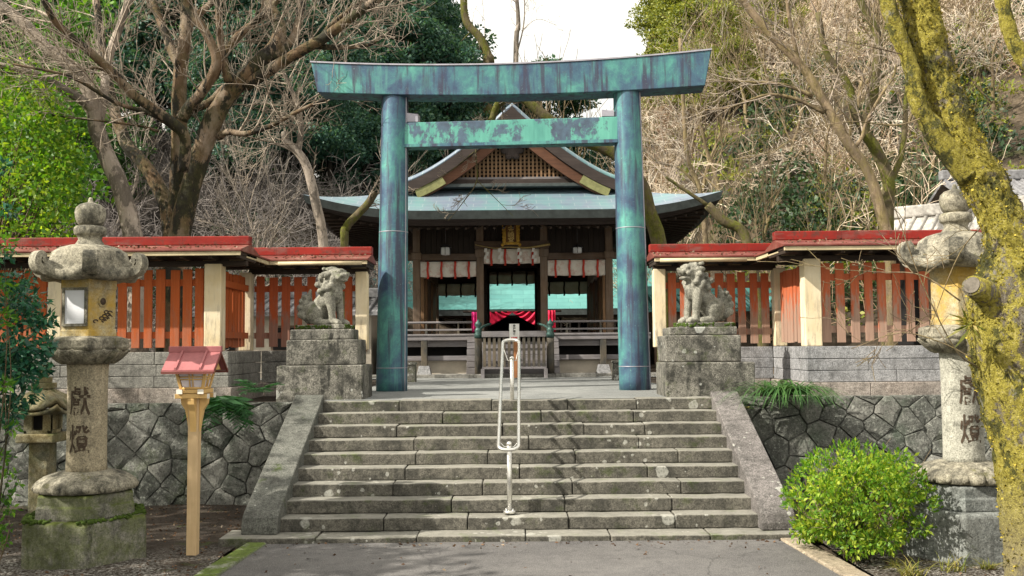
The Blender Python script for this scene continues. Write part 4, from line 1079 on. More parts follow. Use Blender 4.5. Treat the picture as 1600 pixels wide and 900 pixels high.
# ================================================================ SHRINE WORSHIP HALL
G0 = 1.43
CX = .04
def shrine():
    t = thing('shrine_hall', 'dark wooden shrine hall with a curved copper hip-and-gable roof behind the torii', 'shrine', (CX, 26, G0))
    D0, D1, D2 = 26.0, 29.2, 32.4
    xs = [X(651.5, D0), X(751, D0), X(851, D0), X(953, D0)]
    zz = lambda py, D=26.0: Z(800, py, D)
    zfl = Z(800, 521, 24.8); zli = zz(400); zc = zz(384)
    # stone base and floor
    m = MB(); rnd = random.Random(4)
    for x0, x1, y0, y1, z1, mt in ((-3.6, 3.7, 24.55, 25.2, G0+.07, 0), (-1.9, 2.0, 23.95, 24.54, G0+.09, 0)):
        n = 7 if x1 > 3 else 4
        for i in range(n): m.box(x0+(x1-x0)*i/n+.004, x0+(x1-x0)*(i+1)/n-.004, y0, y1, G0-.1, z1, jit=.004, rnd=rnd)
    m.build('base_stone', MT['granite'], t, bev=.012)
    fl = MB().box(-3.35, 3.45, 24.8, 33.0, zfl-.05, zfl).build('floor', MT['grey_wood'], t, bev=.01)
    m = MB(); m.box(-3.34, 3.44, 24.82, 24.94, zfl-.16, zfl-.053); m.build('floor_edge', MT['grey_wood'], fl, bev=.01)
    z = lambda py: Z(800, py, 24.95)
    m = MB(); m.box(-3.25, 3.35, 24.96, 25.08, z(541), zfl-.165); m.build('upper_beam', MT['grey_wood'], t, bev=.008)
    m = MB(); m.box(-3.25, 3.35, 25.0, 25.1, z(562.5), z(555)); m.build('lower_beam', MT['grey_wood'], t, bev=.008)
    m = MB(); m.box(-3.25, 3.35, 25.15, 25.25, G0+.0, z(563)); m.build('foundation_panel', MT['plaster'], t)
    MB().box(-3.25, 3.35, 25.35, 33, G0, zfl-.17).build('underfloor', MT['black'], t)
    for px in (663, 690.5+0*1, 942.5):
        if px == 690.5: continue
        x = X(px, 24.9); MB().box(x-.075, x+.075, 24.83, 24.955, z(571), zfl-.052).build('floor_post', MT['grey_wood_v'], t, bev=.008)
        m = MB(); m.hexa([(x-.19, 24.72, G0), (x+.19, 24.72, G0), (x+.19, 25.08, G0), (x-.19, 25.08, G0)], [(x-.13, 24.78, z(570.5)), (x+.13, 24.78, z(570.5)), (x+.13, 25.02, z(570.5)), (x-.13, 25.02, z(570.5))]); m.build('post_stone', MT['granite_right'], t, bev=.01)
    # columns
    for D in (D0, D1, D2):
        for i, x in enumerate(xs):
            m = MB(); w = .095 if D == D0 else .1
            top = zz(346)
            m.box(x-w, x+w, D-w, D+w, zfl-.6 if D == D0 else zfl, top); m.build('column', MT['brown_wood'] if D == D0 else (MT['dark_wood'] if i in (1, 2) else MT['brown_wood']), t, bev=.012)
    # beams over the bays
    for a_, b_ in ((xs[0]-.35, xs[1]-.1), (xs[2]+.1, xs[3]+.35)): MB().box(a_, b_, D0-.085, D0+.085, zz(406), zz(396)).build('side_lintel', MT['brown_beam'], t, bev=.01)
    m = MB(); m.box(xs[1]-.14, xs[2]+.14, D0-.115, D0+.115, zz(388.5), zz(377)); m.build('centre_lintel', MT['brown_beam'], t, bev=.012)
    for i in (0, 1, 2, 3): MB().box(xs[i]-.13, xs[i]+.13, D0-.14, D0+.14, zz(405) if i in (0, 3) else zz(402), zz(394) if i in (0, 3) else zz(389.5)).build('column_bracket', MT['brown_wood'], t, bev=.02)
    m = MB(); n = 34
    for i in range(n):
        a = xs[0]+.1+(xs[3]-xs[0]-.2)*i/n; b = xs[0]+.1+(xs[3]-xs[0]-.2)*(i+1)/n
        m.box(a+.004, b-.004, D0-.02-.012*(i % 2), D0+.03, zz(396) if not (xs[1] < (a+b)/2 < xs[2]) else zz(378), zz(345))
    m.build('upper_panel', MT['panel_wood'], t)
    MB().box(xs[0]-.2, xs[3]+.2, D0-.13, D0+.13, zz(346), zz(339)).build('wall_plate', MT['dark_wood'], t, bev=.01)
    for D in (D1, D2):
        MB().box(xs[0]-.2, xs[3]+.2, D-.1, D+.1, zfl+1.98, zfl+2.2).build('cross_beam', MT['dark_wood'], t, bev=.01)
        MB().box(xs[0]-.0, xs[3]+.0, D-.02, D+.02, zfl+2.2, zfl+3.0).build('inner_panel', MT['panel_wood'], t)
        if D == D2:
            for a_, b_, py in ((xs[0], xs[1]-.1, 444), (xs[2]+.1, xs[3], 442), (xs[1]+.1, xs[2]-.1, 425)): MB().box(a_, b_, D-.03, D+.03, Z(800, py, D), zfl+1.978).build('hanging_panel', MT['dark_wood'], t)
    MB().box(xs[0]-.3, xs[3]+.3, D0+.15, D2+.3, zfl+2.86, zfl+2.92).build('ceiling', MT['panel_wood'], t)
    for x, s in ((xs[0], 1), (xs[3], -1)):
        MB().box(x-.06, x+.06, D0+.1, D2-.1, zfl+1.98, zfl+2.2).build('side_beam', MT['brown_beam'], t, bev=.01)
        m = MB(); 
        n = 7
        for i in range(n):
            y0 = D0+1.3+(D2-D0-1.5)*i/n; m.box(x-.03, x+.03+s*.004*(i % 2), y0+.006, y0+(D2-D0-1.5)/n-.006, zfl, zfl+2.4)
        m.build('side_wall', MT['warm_wood'], t)
        for D in (D0+1.2, D0+2.2, D1+1.1): MB().box(x-.07, x+.07+s*.02, D-.07, D+.07, zfl, zfl+2.0).build('wall_stud', MT['warm_wood'], t, bev=.01)
    # veranda railing
    for s, a, b in ((-1, -3.3, X(738, 24.86)), (1, X(864, 24.86), 3.4)):
        r = MB(); zt = Z(800, 503, 24.86); zm = Z(800, 514.5, 24.86)
        r.tube([(a, 24.86, zt), (b, 24.86, zt)], .028, 8); r.box(a, b, 24.835, 24.885, zm-.022, zm+.022)
        rl = r.build('railing', MT['grey_wood'], t, bev=.006)
        n = 3
        for i in range(n): 
            m = MB(); x = a+.35+(b-a-.7)*i/(n-1)
            m.box(x-.03, x+.03, 24.836, 24.884, zfl, zm-.022); m.box(x-.02, x+.02, 24.846, 24.874, zm+.022, zt)
            m.build('baluster', MT['grey_wood_v'], rl)
    # front stairs: stepped stringers, newels with bronze caps, treads
    for s, pa, pb in ((-1, 729, 743), (1, 860, 874)):
        x0, x1 = X(pa, 24.3), X(pb, 24.3); m = MB(); 
        for i in range(6):
            y0 = 24.1+.12*i; h = (zfl-.05-G0-.1)/6
            m.box(x0+.0, x1-.0, y0, 24.8, G0+.09+h*i, G0+.09+h*(i+1)-.012)
        m.build('stringer', MT['grey_wood'], t, bev=.006)
        xn = X(747.5 if s < 0 else 860, 24.05)
        nw = MB(); nw.lathe([(.09, G0+.08), (.092, G0+.5), (.088, Z(800, 528, 24.05))], 20, (xn, 24.05, 0)); n_ = nw.build('newel_post', MT['grey_wood_v'], t)
        zb = Z(800, 528, 24.05)
        m = MB(); m.lathe([(.095, zb), (.098, zb+.1), (.075, zb+.14), (.09, zb+.18), (.075, zb+.22), (.05, zb+.26), (.085, zb+.31), (.08, zb+.36), (.03, zb+.42), (.006, zb+.46)], 20, (xn, 24.05, 0)); m.build('bronze_finial', MT['bronze'], n_)
        m = MB(); xo = X(733 if s < 0 else 875, 24.8)
        m.tube(spline([(xn, 24.1, zb+.12), (xn-s*.02, 24.3, zb+.2), (xn-s*.12, 24.6, zb+.3), (xn-s*.28, 24.86, zb+.36)], 6), .03, 8); m.build('stair_rail', MT['bronze'], n_)
    m = MB()
    for i in range(6):
        h = (zfl-.05-G0-.1)/6; m.box(X(749, 24.3), X(857, 24.3), 24.2+.12*i, 24.8, G0+.09+h*i, G0+.09+h*(i+1)-.008)
    m.build('stair_treads', MT['grey_wood'], t)

    # ---- roof
    ex, ix, yf, yb, yi, yj = 4.86, 2.66, 23.55, 35.3, 25.75, 33.1
    ze, zi = Z(800, 328, 23.55), 6.33
    def edge(u): return max(0, (abs(u)-.42)/.58)
    def skirt(side, dz=0, shr=0):
        def fn(a, v):
            u = a*2-1
            hx = (ex-shr)+(ix-ex+shr)*v; y0 = (yf+shr)+(yi-yf-shr)*v; y1 = (yb-shr)+(yj-yb+shr)*v
            zc_ = ze+(zi-ze)*(v**1.22)+.40*edge(u)**2.3*(1-v)**1.6+dz
            pr = .12*edge(u)**3*(1-v)
            if side == 'f': return (CX+u*(hx+pr), y0-pr, zc_)
            if side == 'b': return (CX-u*(hx+pr), y1+pr, zc_)
            if side == 'l': return (CX-hx-pr, (y0+y1)/2-u*((y1-y0)/2+pr), zc_)
            return (CX+hx+pr, (y0+y1)/2+u*((y1-y0)/2+pr), zc_)
        return fn
    for s in 'fb': MB().grid(skirt(s), 48, 12).build('roof_skirt', MT['shrine_roof'], t)
    for s in 'lr': MB().grid(skirt(s), 48, 12).build('roof_skirt', MT['shrine_roof_side'], t)
    fa = MB(); so = MB(); bd = MB()
    for s in 'fblr':
        top = skirt(s, -.004); low = skirt(s, -.2, .05); low2 = skirt(s, -.27, .22); inn = skirt(s, -.33, .3)
        def strip(fnA, fnB): return lambda a, v: tuple(V(fnA(a, 0)).lerp(V(fnB(a, 0)), v))
        fa.grid(strip(low, top), 48, 1)
        bd.grid(strip(low2, low), 48, 1); bd.grid(strip(inn, low2), 48, 1)
        def sof(a, v, s=s, inn=inn):
            p = V(inn(a, 0)); u = a*2-1
            tgt = {'f': V((CX+u*2.75, D0-.1, zz(339))), 'b': V((CX-u*2.75, D2+.3, zz(339))), 'l': V((CX-2.75, 29.3-u*3.3, zz(339))), 'r': V((CX+2.75, 29.3+u*3.3, zz(339)))}[s]
            return tuple(p.lerp(tgt, v))
        so.grid(sof, 48, 3)
    fa.build('eave_fascia', MT['fascia'], t); bd.build('eave_board', MT['barge'], t); so.build('soffit', MT['brown_beam'], t)
    m = MB()
    for s in 'flr':
        n = 40
        inn = skirt(s, -.40, .3); 
        for i in range(n+1):
            a = i/n; u = a*2-1; p = V(inn(a, 0))
            tgt = {'f': V((CX+u*2.75, D0-.1, zz(339)-.05)), 'l': V((CX-2.75, 29.3-u*3.3, zz(339)-.05)), 'r': V((CX+2.75, 29.3+u*3.3, zz(339)-.05))}[s]
            m.tube([p, p.lerp(tgt, .5), tgt], .035, 4, smooth=False)
    m.build('rafters', MT['dark_wood'], t)
    # gable roof above
    yg = 24.95; ye = 33.9; ridge = Z(800, 166, yg); half = 2.92; H = ridge-6.28
    gz = lambda q: ridge-H*(1-(1-min(1, q))**1.42)
    def top(u, v):
        q = abs(u*2-1); sgn = 1 if u >= .5 else -1
        y = yg+.0+(ye-yg)*v
        return (CX+sgn*q*half, y, gz(q)+.02+.17*min(1, (y-yg)/.5)**.7)
    m = MB(); m.grid(top, 40, 24); m.build('gable_roof', MT['shrine_roof_side'], t, solid=.06)
    m = MB(); m.box(CX-.16, CX+.16, yg+.35, ye, ridge+.2, ridge+.5); m.build('ridge_cap', MT['fascia'], t, bev=.03)
    def barge(w0, w1, y0, y1, q1=1.0, q0=0.0, off=0, sides=(-1, 1)):
        m = MB(); n = 26
        for sgn in sides:
            vs = []
            for i in range(n+1):
                q = q0+(q1-q0)*i/n; dq = .01
                tx, tz = half*dq, gz(q+dq)-gz(q); l = math.hypot(tx, tz); nx, nz_ = tz/l, -tx/l     # pointing down and inward
                for (w, y) in ((w0, y0), (w0, y1), (w1, y1), (w1, y0)):
                    xx = max(0, q*half+nx*w); vs.append((CX+sgn*xx, y, gz(q)-off-(abs(nz_)*w if xx > 0 else w*1.25)))
            fs = [(i*4+k, i*4+(k+1) % 4, i*4+4+(k+1) % 4, i*4+4+k) for i in range(n) for k in range(4)]+[(0, 1, 2, 3), (n*4+3, n*4+2, n*4+1, n*4)]
            m.add(vs, fs)
        return m
    for e in (-1, 1): barge(-.0, .25, yg-.02, yg+.12, sides=(e,)).build('bargeboard', MT['barge'], t)
    for e in (-1, 1): barge(.26, .5, yg+.06, yg+.18, .86, sides=(e,)).build('inner_bargeboard', MT['gable_wood'], t)
    for e in (-1, 1): barge(.26, .47, yg+.0, yg+.05, .88, .66, sides=(e,)).build('gilded_corner', MT['gold_trim'], t)
    m = barge(.27, .36, yg+.02, yg+.05, .1, .0); m.build('gilded_peak', MT['gold_trim'], t)
    # lattice triangle
    yl_ = yg+.42; zb = Z(800, 277, yl_); 
    inz = lambda x: gz(min(1, (abs(x)+.30)/half))-.30
    MB().prism([(-2.3, zb), (2.3, zb)]+[(x, max(zb, inz(x))) for x in np.linspace(2.3, -2.3, 25)], lambda x, z: (CX+x, yl_+.12, z), lambda x, z: (CX+x, yl_+.16, z)).build('gable_panel', MT['black'], t)
    m = MB()
    for i in range(-19, 20):
        x = i*.105; zt = inz(x)
        if zt > zb+.05: m.box(CX+x-.025, CX+x+.025, yl_, yl_+.05, zb, zt)
    for j in range(1, 16):
        zq = zb+.1*j; xr = 0
        for x in np.linspace(0, 2.3, 93):
            if inz(x) > zq: xr = x
        if xr > .05: m.box(CX-xr, CX+xr, yl_+.052, yl_+.09, zq-.022, zq+.022)
    m.build('lattice', MT['lattice_wood'], t)
    m = MB(); m.box(CX-2.45, CX+2.45, yl_-.05, yl_+.1, zb-.07, zb); m.build('gable_sill', MT['grey_wood'], t, bev=.008)
    m = MB(); m.box(CX-2.72, CX+2.72, yl_-.18, yl_+.1, zb-.2, zb-.073); m.build('gable_base_beam', MT['barge'], t, bev=.01)
    m = MB(); m.box(CX-2.85, CX+2.85, yl_-.3, yl_+.2, zi-.1, zb-.203); m.build('ridge_board', MT['fascia'], t, bev=.01)
    m = MB(); zg = Z(800, 232, yg)
    m.ball((CX, yg+.3, zg), (.2, .05, .2), 16)
    for s in (-1, 1): m.ball((CX+s*.19, yg+.3, zg+.02), (.12, .045, .1), 12); m.ball((CX+s*.1, yg+.29, zg-.15), (.09, .04, .08), 12)
    m.build('gable_pendant', MT['barge'], t)
    return t, xs, zz, zfl
_, XS, ZZ, ZFL = shrine()

# ---- things hung on or standing at the hall
def wave_banner(name, label, x0, x1, y, zt, zb, mat, straps, strapm, cat='banner', group=None, sag=.0, dirn='x'):
    t = thing(name, label, cat, ((x0+x1)/2, y, zb), group=group)
    m = MB(); rnd = random.Random(int(abs(x0)*977)+3)
    def fn(u, v): 
        xx = x0+(x1-x0)*u; return (xx, y+.02*math.sin(u*24)*(1-v*.6), zb+(zt-zb)*v-.012*abs(math.sin(u*PI*(straps+1)))*(1-v))
    m.grid(fn, 64, 6); m.build('cloth', MT[mat], t, solid=.008)
    w = abs(x1-x0)
    for i in range(straps):
        xx = x0+(x1-x0)*(i+.55)/(straps+.1); 
        m = MB(); m.grid(lambda u, v: (xx-.028+.056*u+.008*math.sin(v*9), y-.034, zb-.06+(zt-zb+.06)*v), 2, 8); m.build('strap', MT[strapm], t, solid=.008)
    return t
zb_ = lambda py, D: Z(800, py, D)
gf = 'white banners with red straps across the front bays'
wave_banner('shrine_banner', 'white banner with red straps across the middle bay under the gilded plaque', XS[1]+.1, XS[2]-.1, 25.93, zb_(389, 25.93), zb_(411.5, 25.93), 'banner', 4, 'red_strap', group=gf)
wave_banner('shrine_banner', 'white banner with red straps across the left bay of the shrine hall', XS[0]+.1, XS[1]-.1, 25.95, zb_(408, 25.95), zb_(431.5, 25.95), 'banner', 4, 'red_strap', group=gf)
wave_banner('shrine_banner', 'white banner with red straps across the right bay of the shrine hall', XS[2]+.1, XS[3]-.1, 25.95, zb_(407, 25.95), zb_(431, 25.95), 'banner', 4, 'red_strap', group=gf)
gr_ = 'dull banners with dark straps across the rear bays'
D = 32.25
for a, b, tt, bb, l in ((XS[1]+.1, XS[2]-.1, 424, 443.5, 'dull banner with dark straps far back in the middle bay'), (XS[0]+.1, XS[1]-.1, 443.5-1, 461, 'dull banner with dark straps far back in the left bay'), (XS[2]+.1, XS[3]-.1, 441, 460, 'dull banner with dark straps far back in the right bay')):
    wave_banner('rear_banner', l, a, b, D, zb_(tt, D), zb_(bb, D), 'banner_rear', 3, 'dark_strap', group=gr_)
for s, x in ((-1, XS[0]+.09), (1, XS[3]-.09)):
    m = MB(); zt = zb_(411, 26); 
    m.grid(lambda u, v: (x-s*.05*abs(math.sin(u*PI*4)), 26.15+5.8*u, ZFL+2.0-(.42-.05*math.cos(u*PI*8))*(1-v)), 60, 5)
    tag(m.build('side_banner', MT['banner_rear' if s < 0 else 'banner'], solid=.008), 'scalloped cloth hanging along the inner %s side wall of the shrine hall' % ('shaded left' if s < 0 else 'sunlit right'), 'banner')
# gilded name plaque
def plaque():
    y = 25.62; x0, x1, zt, zb = X(786.5, y), X(813.5, y), Z(800, 344, y), Z(800, 383.5, y); c = (x0+x1)/2
    t = thing('name_plaque', 'gilded plaque with three characters hanging under the middle of the eave', 'plaque', (c, y, zb))
    MB().box(x0+.06, x1-.06, y, y+.04, zb+.06, zt-.06).build('field', MT['plaque_field'], t)
    m = MB(); w = .07
    m.box(x0+.02, x0+.02+w, y-.03, y+.05, zb+.02, zt-.02); m.box(x1-.02-w, x1-.02, y-.03, y+.05, zb+.02, zt-.02)
    m.box(x0+.095, x1-.095, y-.028, y+.05, zb+.02, zb+.02+w); m.box(x0+.095, x1-.095, y-.028, y+.05, zt-.02-w, zt-.02)
    for i in range(7):
        z = zb+(zt-zb)*(i+.5)/7
        for xx in (x0+.02, x1-.02): m.ball((xx, y+.01, z), (.035, .03, .055), 8)
    for xx in (x0, x1):
        for z in (zb+.02, zt-.02): m.ball((xx, y+.01, z), (.05, .035, .05), 8)
    fr = m.build('frame', MT['gold'], t, bev=.012)
    for i, ch in enumerate('金崎宮'):
        vs, fs = glyphs(ch, .175, .012); z = zt-.17-(zt-zb-.2)*(i+.32)/3
        MB().add([(c+a, y-.006, z+b) for a, b in vs], fs).build('character', MT['gold_letter'], t)
plaque()
# straw rope and paper streamers
m = MB(); rp = [(XS[1]-.12, 25.84, ZZ(383)), (-.45, 25.82, ZZ(388.5)), (-.1, 25.82, ZZ(387)), (.1, 25.82, ZZ(387.5)), (.45, 25.82, ZZ(388)), (XS[2]+.16, 25.84, ZZ(383))]
sp_ = spline(rp, 10); t = thing('straw_rope', 'twisted straw rope with white paper streamers tied across the middle bay', 'rope', (0, 25.8, ZZ(388)))
m.tube(sp_, [.012+.02*(i/len(sp_))**2 for i in range(len(sp_))], 8); m.build('rope', MT['rope'], t)
for px in (760, 782, 812, 835):
    x = X(px, 25.8); m = MB(); z = ZZ(389)
    for k in range(4): m.hexa([(x+.05*(k % 2)-.05, 25.79, z-.09*k-.1), (x+.05*(k % 2)+.02, 25.79, z-.09*k-.1), (x+.05*(k % 2)+.04, 25.79, z-.09*k), (x+.05*(k % 2)-.03, 25.79, z-.09*k)], [(x+.05*(k % 2)-.05, 25.796, z-.09*k-.1), (x+.05*(k % 2)+.02, 25.796, z-.09*k-.1), (x+.05*(k % 2)+.04, 25.796, z-.09*k), (x+.05*(k % 2)-.03, 25.796, z-.09*k)])
    m.build('paper_streamer', MT['white_paper'], t)
# hanging lanterns
for px, lab, mt in ((697, 'dark metal lantern hanging at the left bay of the shrine hall', 'bulb_metal'), (904, 'pale metal lantern hanging at the right bay of the shrine hall', 'bulb_metal')):
    y = 25.5; x = X(px, y); zt, zb = Z(px, 383.5, y), Z(px, 398.5 if px < 800 else 395.5, y)
    t = thing('hanging_lantern', lab, 'lantern', (x, y, zb))
    m = MB(); m.lathe([(.1, zb), (.13, zb+.02), (.125, zt-.06)], 6, (x, y, 0), .5, False); m.build('lantern_glass', MT['frost'], t)
    m = MB(); m.lathe([(.17, zt-.058), (.13, zt-.02), (.04, zt+.03)], 6, (x, y, 0), .5, False)
    for k in range(6):
        a = .5+k*PI/3; m.tube([(x+.132*math.cos(a), y+.132*math.sin(a), zb), (x+.132*math.cos(a), y+.132*math.sin(a), zt-.05)], .009, 4)
    m.build('metal_frame', MT['bulb_metal'], t)
    MB().tube([(x, y, zt+.02), (x, y, ZZ(338)-.05)], .008, 5).build('chain', MT['bulb_metal'], t)
# picket barrier and route sign
def barrier():
    y = 23.8; x0, x1 = X(753, y), X(853.5, y); zt, zb = Z(800, 517.5, y), Z(800, 575, y)
    t = thing('picket_barrier', 'grey slatted wooden barrier closing the front stairs of the shrine', 'barrier', ((x0+x1)/2, y, G0))
    MB().box(x0, x1, y-.04, y+.04, Z(800, 526.5, y), zt).build('top_board', MT['grey_wood'], t, bev=.008)
    m = MB(); n = 13
    for i in range(n):
        x = x0+.06+(x1-x0-.12)*i/(n-1); m.box(x-.034, x+.034, y-.02, y+.02, zb+.03, Z(800, 526.6, y))
    m.build('pickets', MT['grey_wood_v'], t, bev=.004)
    m = MB()
    for py in (536, 546, 570): z = Z(800, py, y); m.box(x0, x1, y+.022, y+.06, z-.03, z+.03)
    m.box(x0, x1, y-.05, y+.05, zb-.02, zb+.028)
    m.build('cross_bars', MT['grey_wood'], t)
    for x in (x0+.02, x1-.02): MB().box(x-.04, x+.04, y-.25, y+.25, G0, zb-.02).build('foot', MT['grey_wood'], t)
barrier()
def sign():
    y = 23.0; x0, x1, zt, zb = X(796, y), X(811.5, y), Z(800, 506, y), Z(800, 528.5, y); c = (x0+x1)/2
    t = thing('route_sign', 'small white sign with black characters and a red strip on a brown post', 'sign', (c, y, G0))
    MB().box(c-.045+.03, c+.045+.03, y+.012, y+.05, G0, zt-.05).build('post', MT['sign_post'], t, bev=.004)
    b = MB().box(x0, x1, y-.012, y+.01, zb-.03, zt).build('board', MT['white_paper'], t, bev=.003)
    for i, ch in enumerate('参拝順路'):
        vs, fs = glyphs(ch, .062, .02); z = zt-.045-.064*i
        MB().add([(c+a, y-.0155, z+q) for a, q in vs], fs).build('character', MT['black'], b)
    m = MB()
    for k in range(4): m.box(c-.07+.036*k, c-.07+.036*k+.026, y-.016, y-.0125, zb-.005, zb+.028)
    m.box(c+.0, c+.07, y-.0158, y-.0127, zb+.005, zb+.018); m.build('red_mark', MT['sign_red'], b)
    MB().box(c-.1, c+.16, y-.08, y+.14, G0, G0+.03).build('foot', MT['granite'], t)
sign()

# ================================================================ MAIN HALL behind, seen through the bays
def hall():
    y = 39.0; t = thing('main_hall', 'hall with a turquoise copper roof seen through the open bays of the shrine', 'hall', (0, y, G0))
    ze = Z(800, 483, y); m = MB()
    m.grid(lambda u, v: (-6.2+12.4*u, y+4.5*v, ze+3.0*v-.5*math.sin(v*PI)*.6), 30, 10); m.grid(lambda u, v: (-6.2+12.4*u, y+9-4.5*v, ze+3.0*v), 30, 10); m.build('roof', MT['hall_roof'], t)
    MB().box(-6.2, 6.2, y+.01, y+.16, ze-.24, ze-.02).build('eave_fascia', MT['fascia'], t)
    MB().box(-6.0, 6.0, y+.17, y+8.8, ze-.32, ze-.22).build('soffit', MT['dark_wood'], t)
    MB().box(-5.2, 5.2, y+4.5, y+4.7, G0, ze-.32).build('inner_wall', MT['panel_wood'], t)
    for x in (-5.1, -3.4, -1.75, 1.75, 3.4, 5.1): MB().box(x-.12, x+.12, y+1.0, y+1.24, G0, ze-.32).build('column', MT['brown_wood'], t, bev=.01)
    MB().box(-5.2, 5.2, y+.9, y+4.5, G0, Z(800, 519, y)).build('floor', MT['grey_wood'], t)
    for s in (-1, 1):
        m = MB(); 
        for i in range(9): x = s*(1.95+i*.36); m.box(x-.04, x+.04, y+.86, y+.9, Z(800, 519, y), Z(800, 503, y))
        m.box(min(s*1.8, s*5), max(s*1.8, s*5), y+.84, y+.9, Z(800, 504, y), Z(800, 502, y)); m.build('railing', MT['grey_wood'], t)
        MB().box(min(s*2.0, s*4.9), max(s*2.0, s*4.9), y+1.3, y+1.4, Z(800, 503, y), Z(800, 489, y)).build('side_panel', MT['plaster'], t)
hall()
# crimson curtain drawn open in the hall, magenta side cloths
def curtain():
    y = 38.5; t = thing('crimson_curtain', 'crimson curtain drawn open to both sides in the hall behind the shrine', 'curtain', (0, y, Z(800, 515, y)))
    for s in (-1, 1):
        xa, xb = X(801, y), X(762 if s < 0 else 842, y); zt = Z(800, 487, y); m = MB()
        def fn(u, v):
            x = xa+(xb-xa)*u; lo = Z(800, 487.5+24*u**.85, y); return (x, y+.05*math.sin((u+v*.35)*26), zt+(lo-zt)*v)
        m.grid(fn, 60, 10); m.build('drape', MT['crimson'], t, solid=.01)
    MB().tube([(-1.9, y, Z(800, 486.5, y)), (1.9, y, Z(800, 486.5, y))], .04, 8).build('curtain_rod', MT['dark_wood'], t)
    return t
curtain()
for px0, px1, y0, mt, l in ((737.5, 750, 487, 'magenta', 'bright magenta cloth hanging beside the second column of the shrine'), (855, 868, 485.5, 'crimson', 'red cloth hanging beside the third column of the shrine')):
    y = 38.2; m = MB(); zt, zb = Z(800, y0, y), Z(800, 519, y); x0, x1 = X(px0, y), X(px1, y)
    m.grid(lambda u, v: (x0+(x1-x0)*u, y+.03*math.sin(u*16), zb+(zt-zb)*v), 24, 4)
    tag(m.build('side_cloth', MT[mt], solid=.01), l, 'cloth')

# ================================================================ LOW BUILDINGS seen between the slats and above the right fence
def shed(name, label, x0, x1, y0, y1, zw, roofm, wallm, slope=.35, base=1.38):
    t = thing(name, label, 'building', ((x0+x1)/2, y0, base))
    MB().box(x0+.3, x1-.3, y0+.4, y1-.4, base, zw).build('wall', MT[wallm], t)
    m = MB(); ym = (y0+y1)/2; h = (ym-y0)*slope
    for a, b in ((y0, ym), (y1, ym)): m.hexa([(x0, a, zw-.02), (x1, a, zw-.02), (x1, b, zw+h-.02), (x0, b, zw+h-.02)], [(x0, a, zw+.08), (x1, a, zw+.08), (x1, b, zw+h+.08), (x0, b, zw+h+.08)])
    r = m.build('roof', MT[roofm], t)
    m = MB(); n = int((x1-x0)/.26)
    for i in range(n+1):
        x = x0+.06+(x1-x0-.12)*i/n
        m.tube([(x, y0-.03, zw+.08), (x, ym, zw+h+.09)], .055, 6)
    m.build('tile_rows', MT[roofm], r)
    m = MB(); m.box(x0-.05, x1+.05, ym-.12, ym+.12, zw+h+.06, zw+h+.34); m.build('ridge_cap', MT[roofm], r, bev=.04)
    for k in range(3):
        x = x0+.8+(x1-x0-1.6)*k/2; w = MB().box(x-.4, x+.4, y0+.37, y0+.39, base+.7, zw-.25).build('window', MT['brown_wood'], t)
        MB().box(x-.34, x+.34, y0+.355, y0+.369, base+.76, zw-.31).build('pane', MT['black'], w)
    return t
shed('side_building', 'low grey-roofed building glimpsed between the red slats behind the left guardian', -8.2, -3.3, 25.0, 29.0, Z(500, 492, 25), 'tile', 'plaster', .22)
o = shed('tiled_building', 'building with a pale tiled roof rising behind the right red fence roof', X(1440, 21)-1.6, X(1440, 21)+4, 20.6, 24.0, 4.05, 'tile_pale', 'brown_wood', .6); o.rotation_euler.z = R(-38); o.location.x += .4
shed('far_building', 'brown building at the far right edge behind the moss covered trunk', X(1568, 24), 19, 25.2, 29, 5.6, 'tile', 'gable_wood', .5, 2)
shed('side_building', 'low building with turquoise roof glimpsed between slats behind the right guardian', 3.6, 8.6, 27.0, 30.5, Z(1050, 486, 27), 'hall_roof', 'brown_wood', .25)

for px0, px1, py, D, l in ((635, 649, 566, 21.5, 'dark stone block standing beside the left front corner of the shrine'), (957, 971, 563, 21.5, 'dark stone block standing beside the right front corner of the shrine')):
    x0, x1, zt = X(px0, D), X(px1, D), Z(px0, py, D); m = MB(); m.box(x0, x1, D, D+.3, 1.42, zt-.06, jit=.006, rnd=rs); m.hexa([(x0-.02, D-.02, zt-.058), (x1+.02, D-.02, zt-.058), (x1+.02, D+.32, zt-.058), (x0-.02, D+.32, zt-.058)], [(x0, D+.02, zt), (x1, D+.02, zt), (x1, D+.28, zt), (x0, D+.28, zt)])
    tag(m.build('stone_block', MT['pedestal'], bev=.02, seg=3), l, 'stone block')
# ================================================================ VEGETATION helpers
nr = np.random.default_rng(5)
def unit(n): 
    v = nr.normal(size=(n, 3)); return v/np.linalg.norm(v, axis=1, keepdims=True)
def leaves(c, L, asp=.45, d=None, up=.35, fold=.15):
    n = len(c); L = L*nr.uniform(.65, 1.3, (n, 1))
    d = unit(n) if d is None else d
    d = d/np.linalg.norm(d, axis=1, keepdims=True)
    s = np.cross(d, unit(n)+np.array([0, 0, up])*0); s /= np.linalg.norm(s, axis=1, keepdims=True)+1e-9
    nn = np.cross(s, d); w = L*asp/2
    m = c+d*L*.48+nn*L*fold
    v = np.stack([c, m+s*w-nn*L*fold*.5, c+d*L, m-s*w-nn*L*fold*.5], 1).reshape(-1, 3)
    return v, np.arange(n*4).reshape(n, 4)
def cloud(clumps, per, L, asp=.5, shell=.55, flat=.75, outward=.6):
    pts = []; dirs = []
    for (x, y, z, r) in clumps:
        n = max(4, int(per*r*r)); u = unit(n); rad = r*nr.uniform(shell, 1.05, (n, 1))
        q = u*rad*np.array([1, 1, flat]); q[:, 2] *= np.where(q[:, 2] < 0, .7, 1)
        pts.append(q+np.array([x, y, z])); dirs.append(u*outward+unit(n)*.8+np.array([0, 0, -.1]))
    return leaves(np.concatenate(pts), L, asp, np.concatenate(dirs))
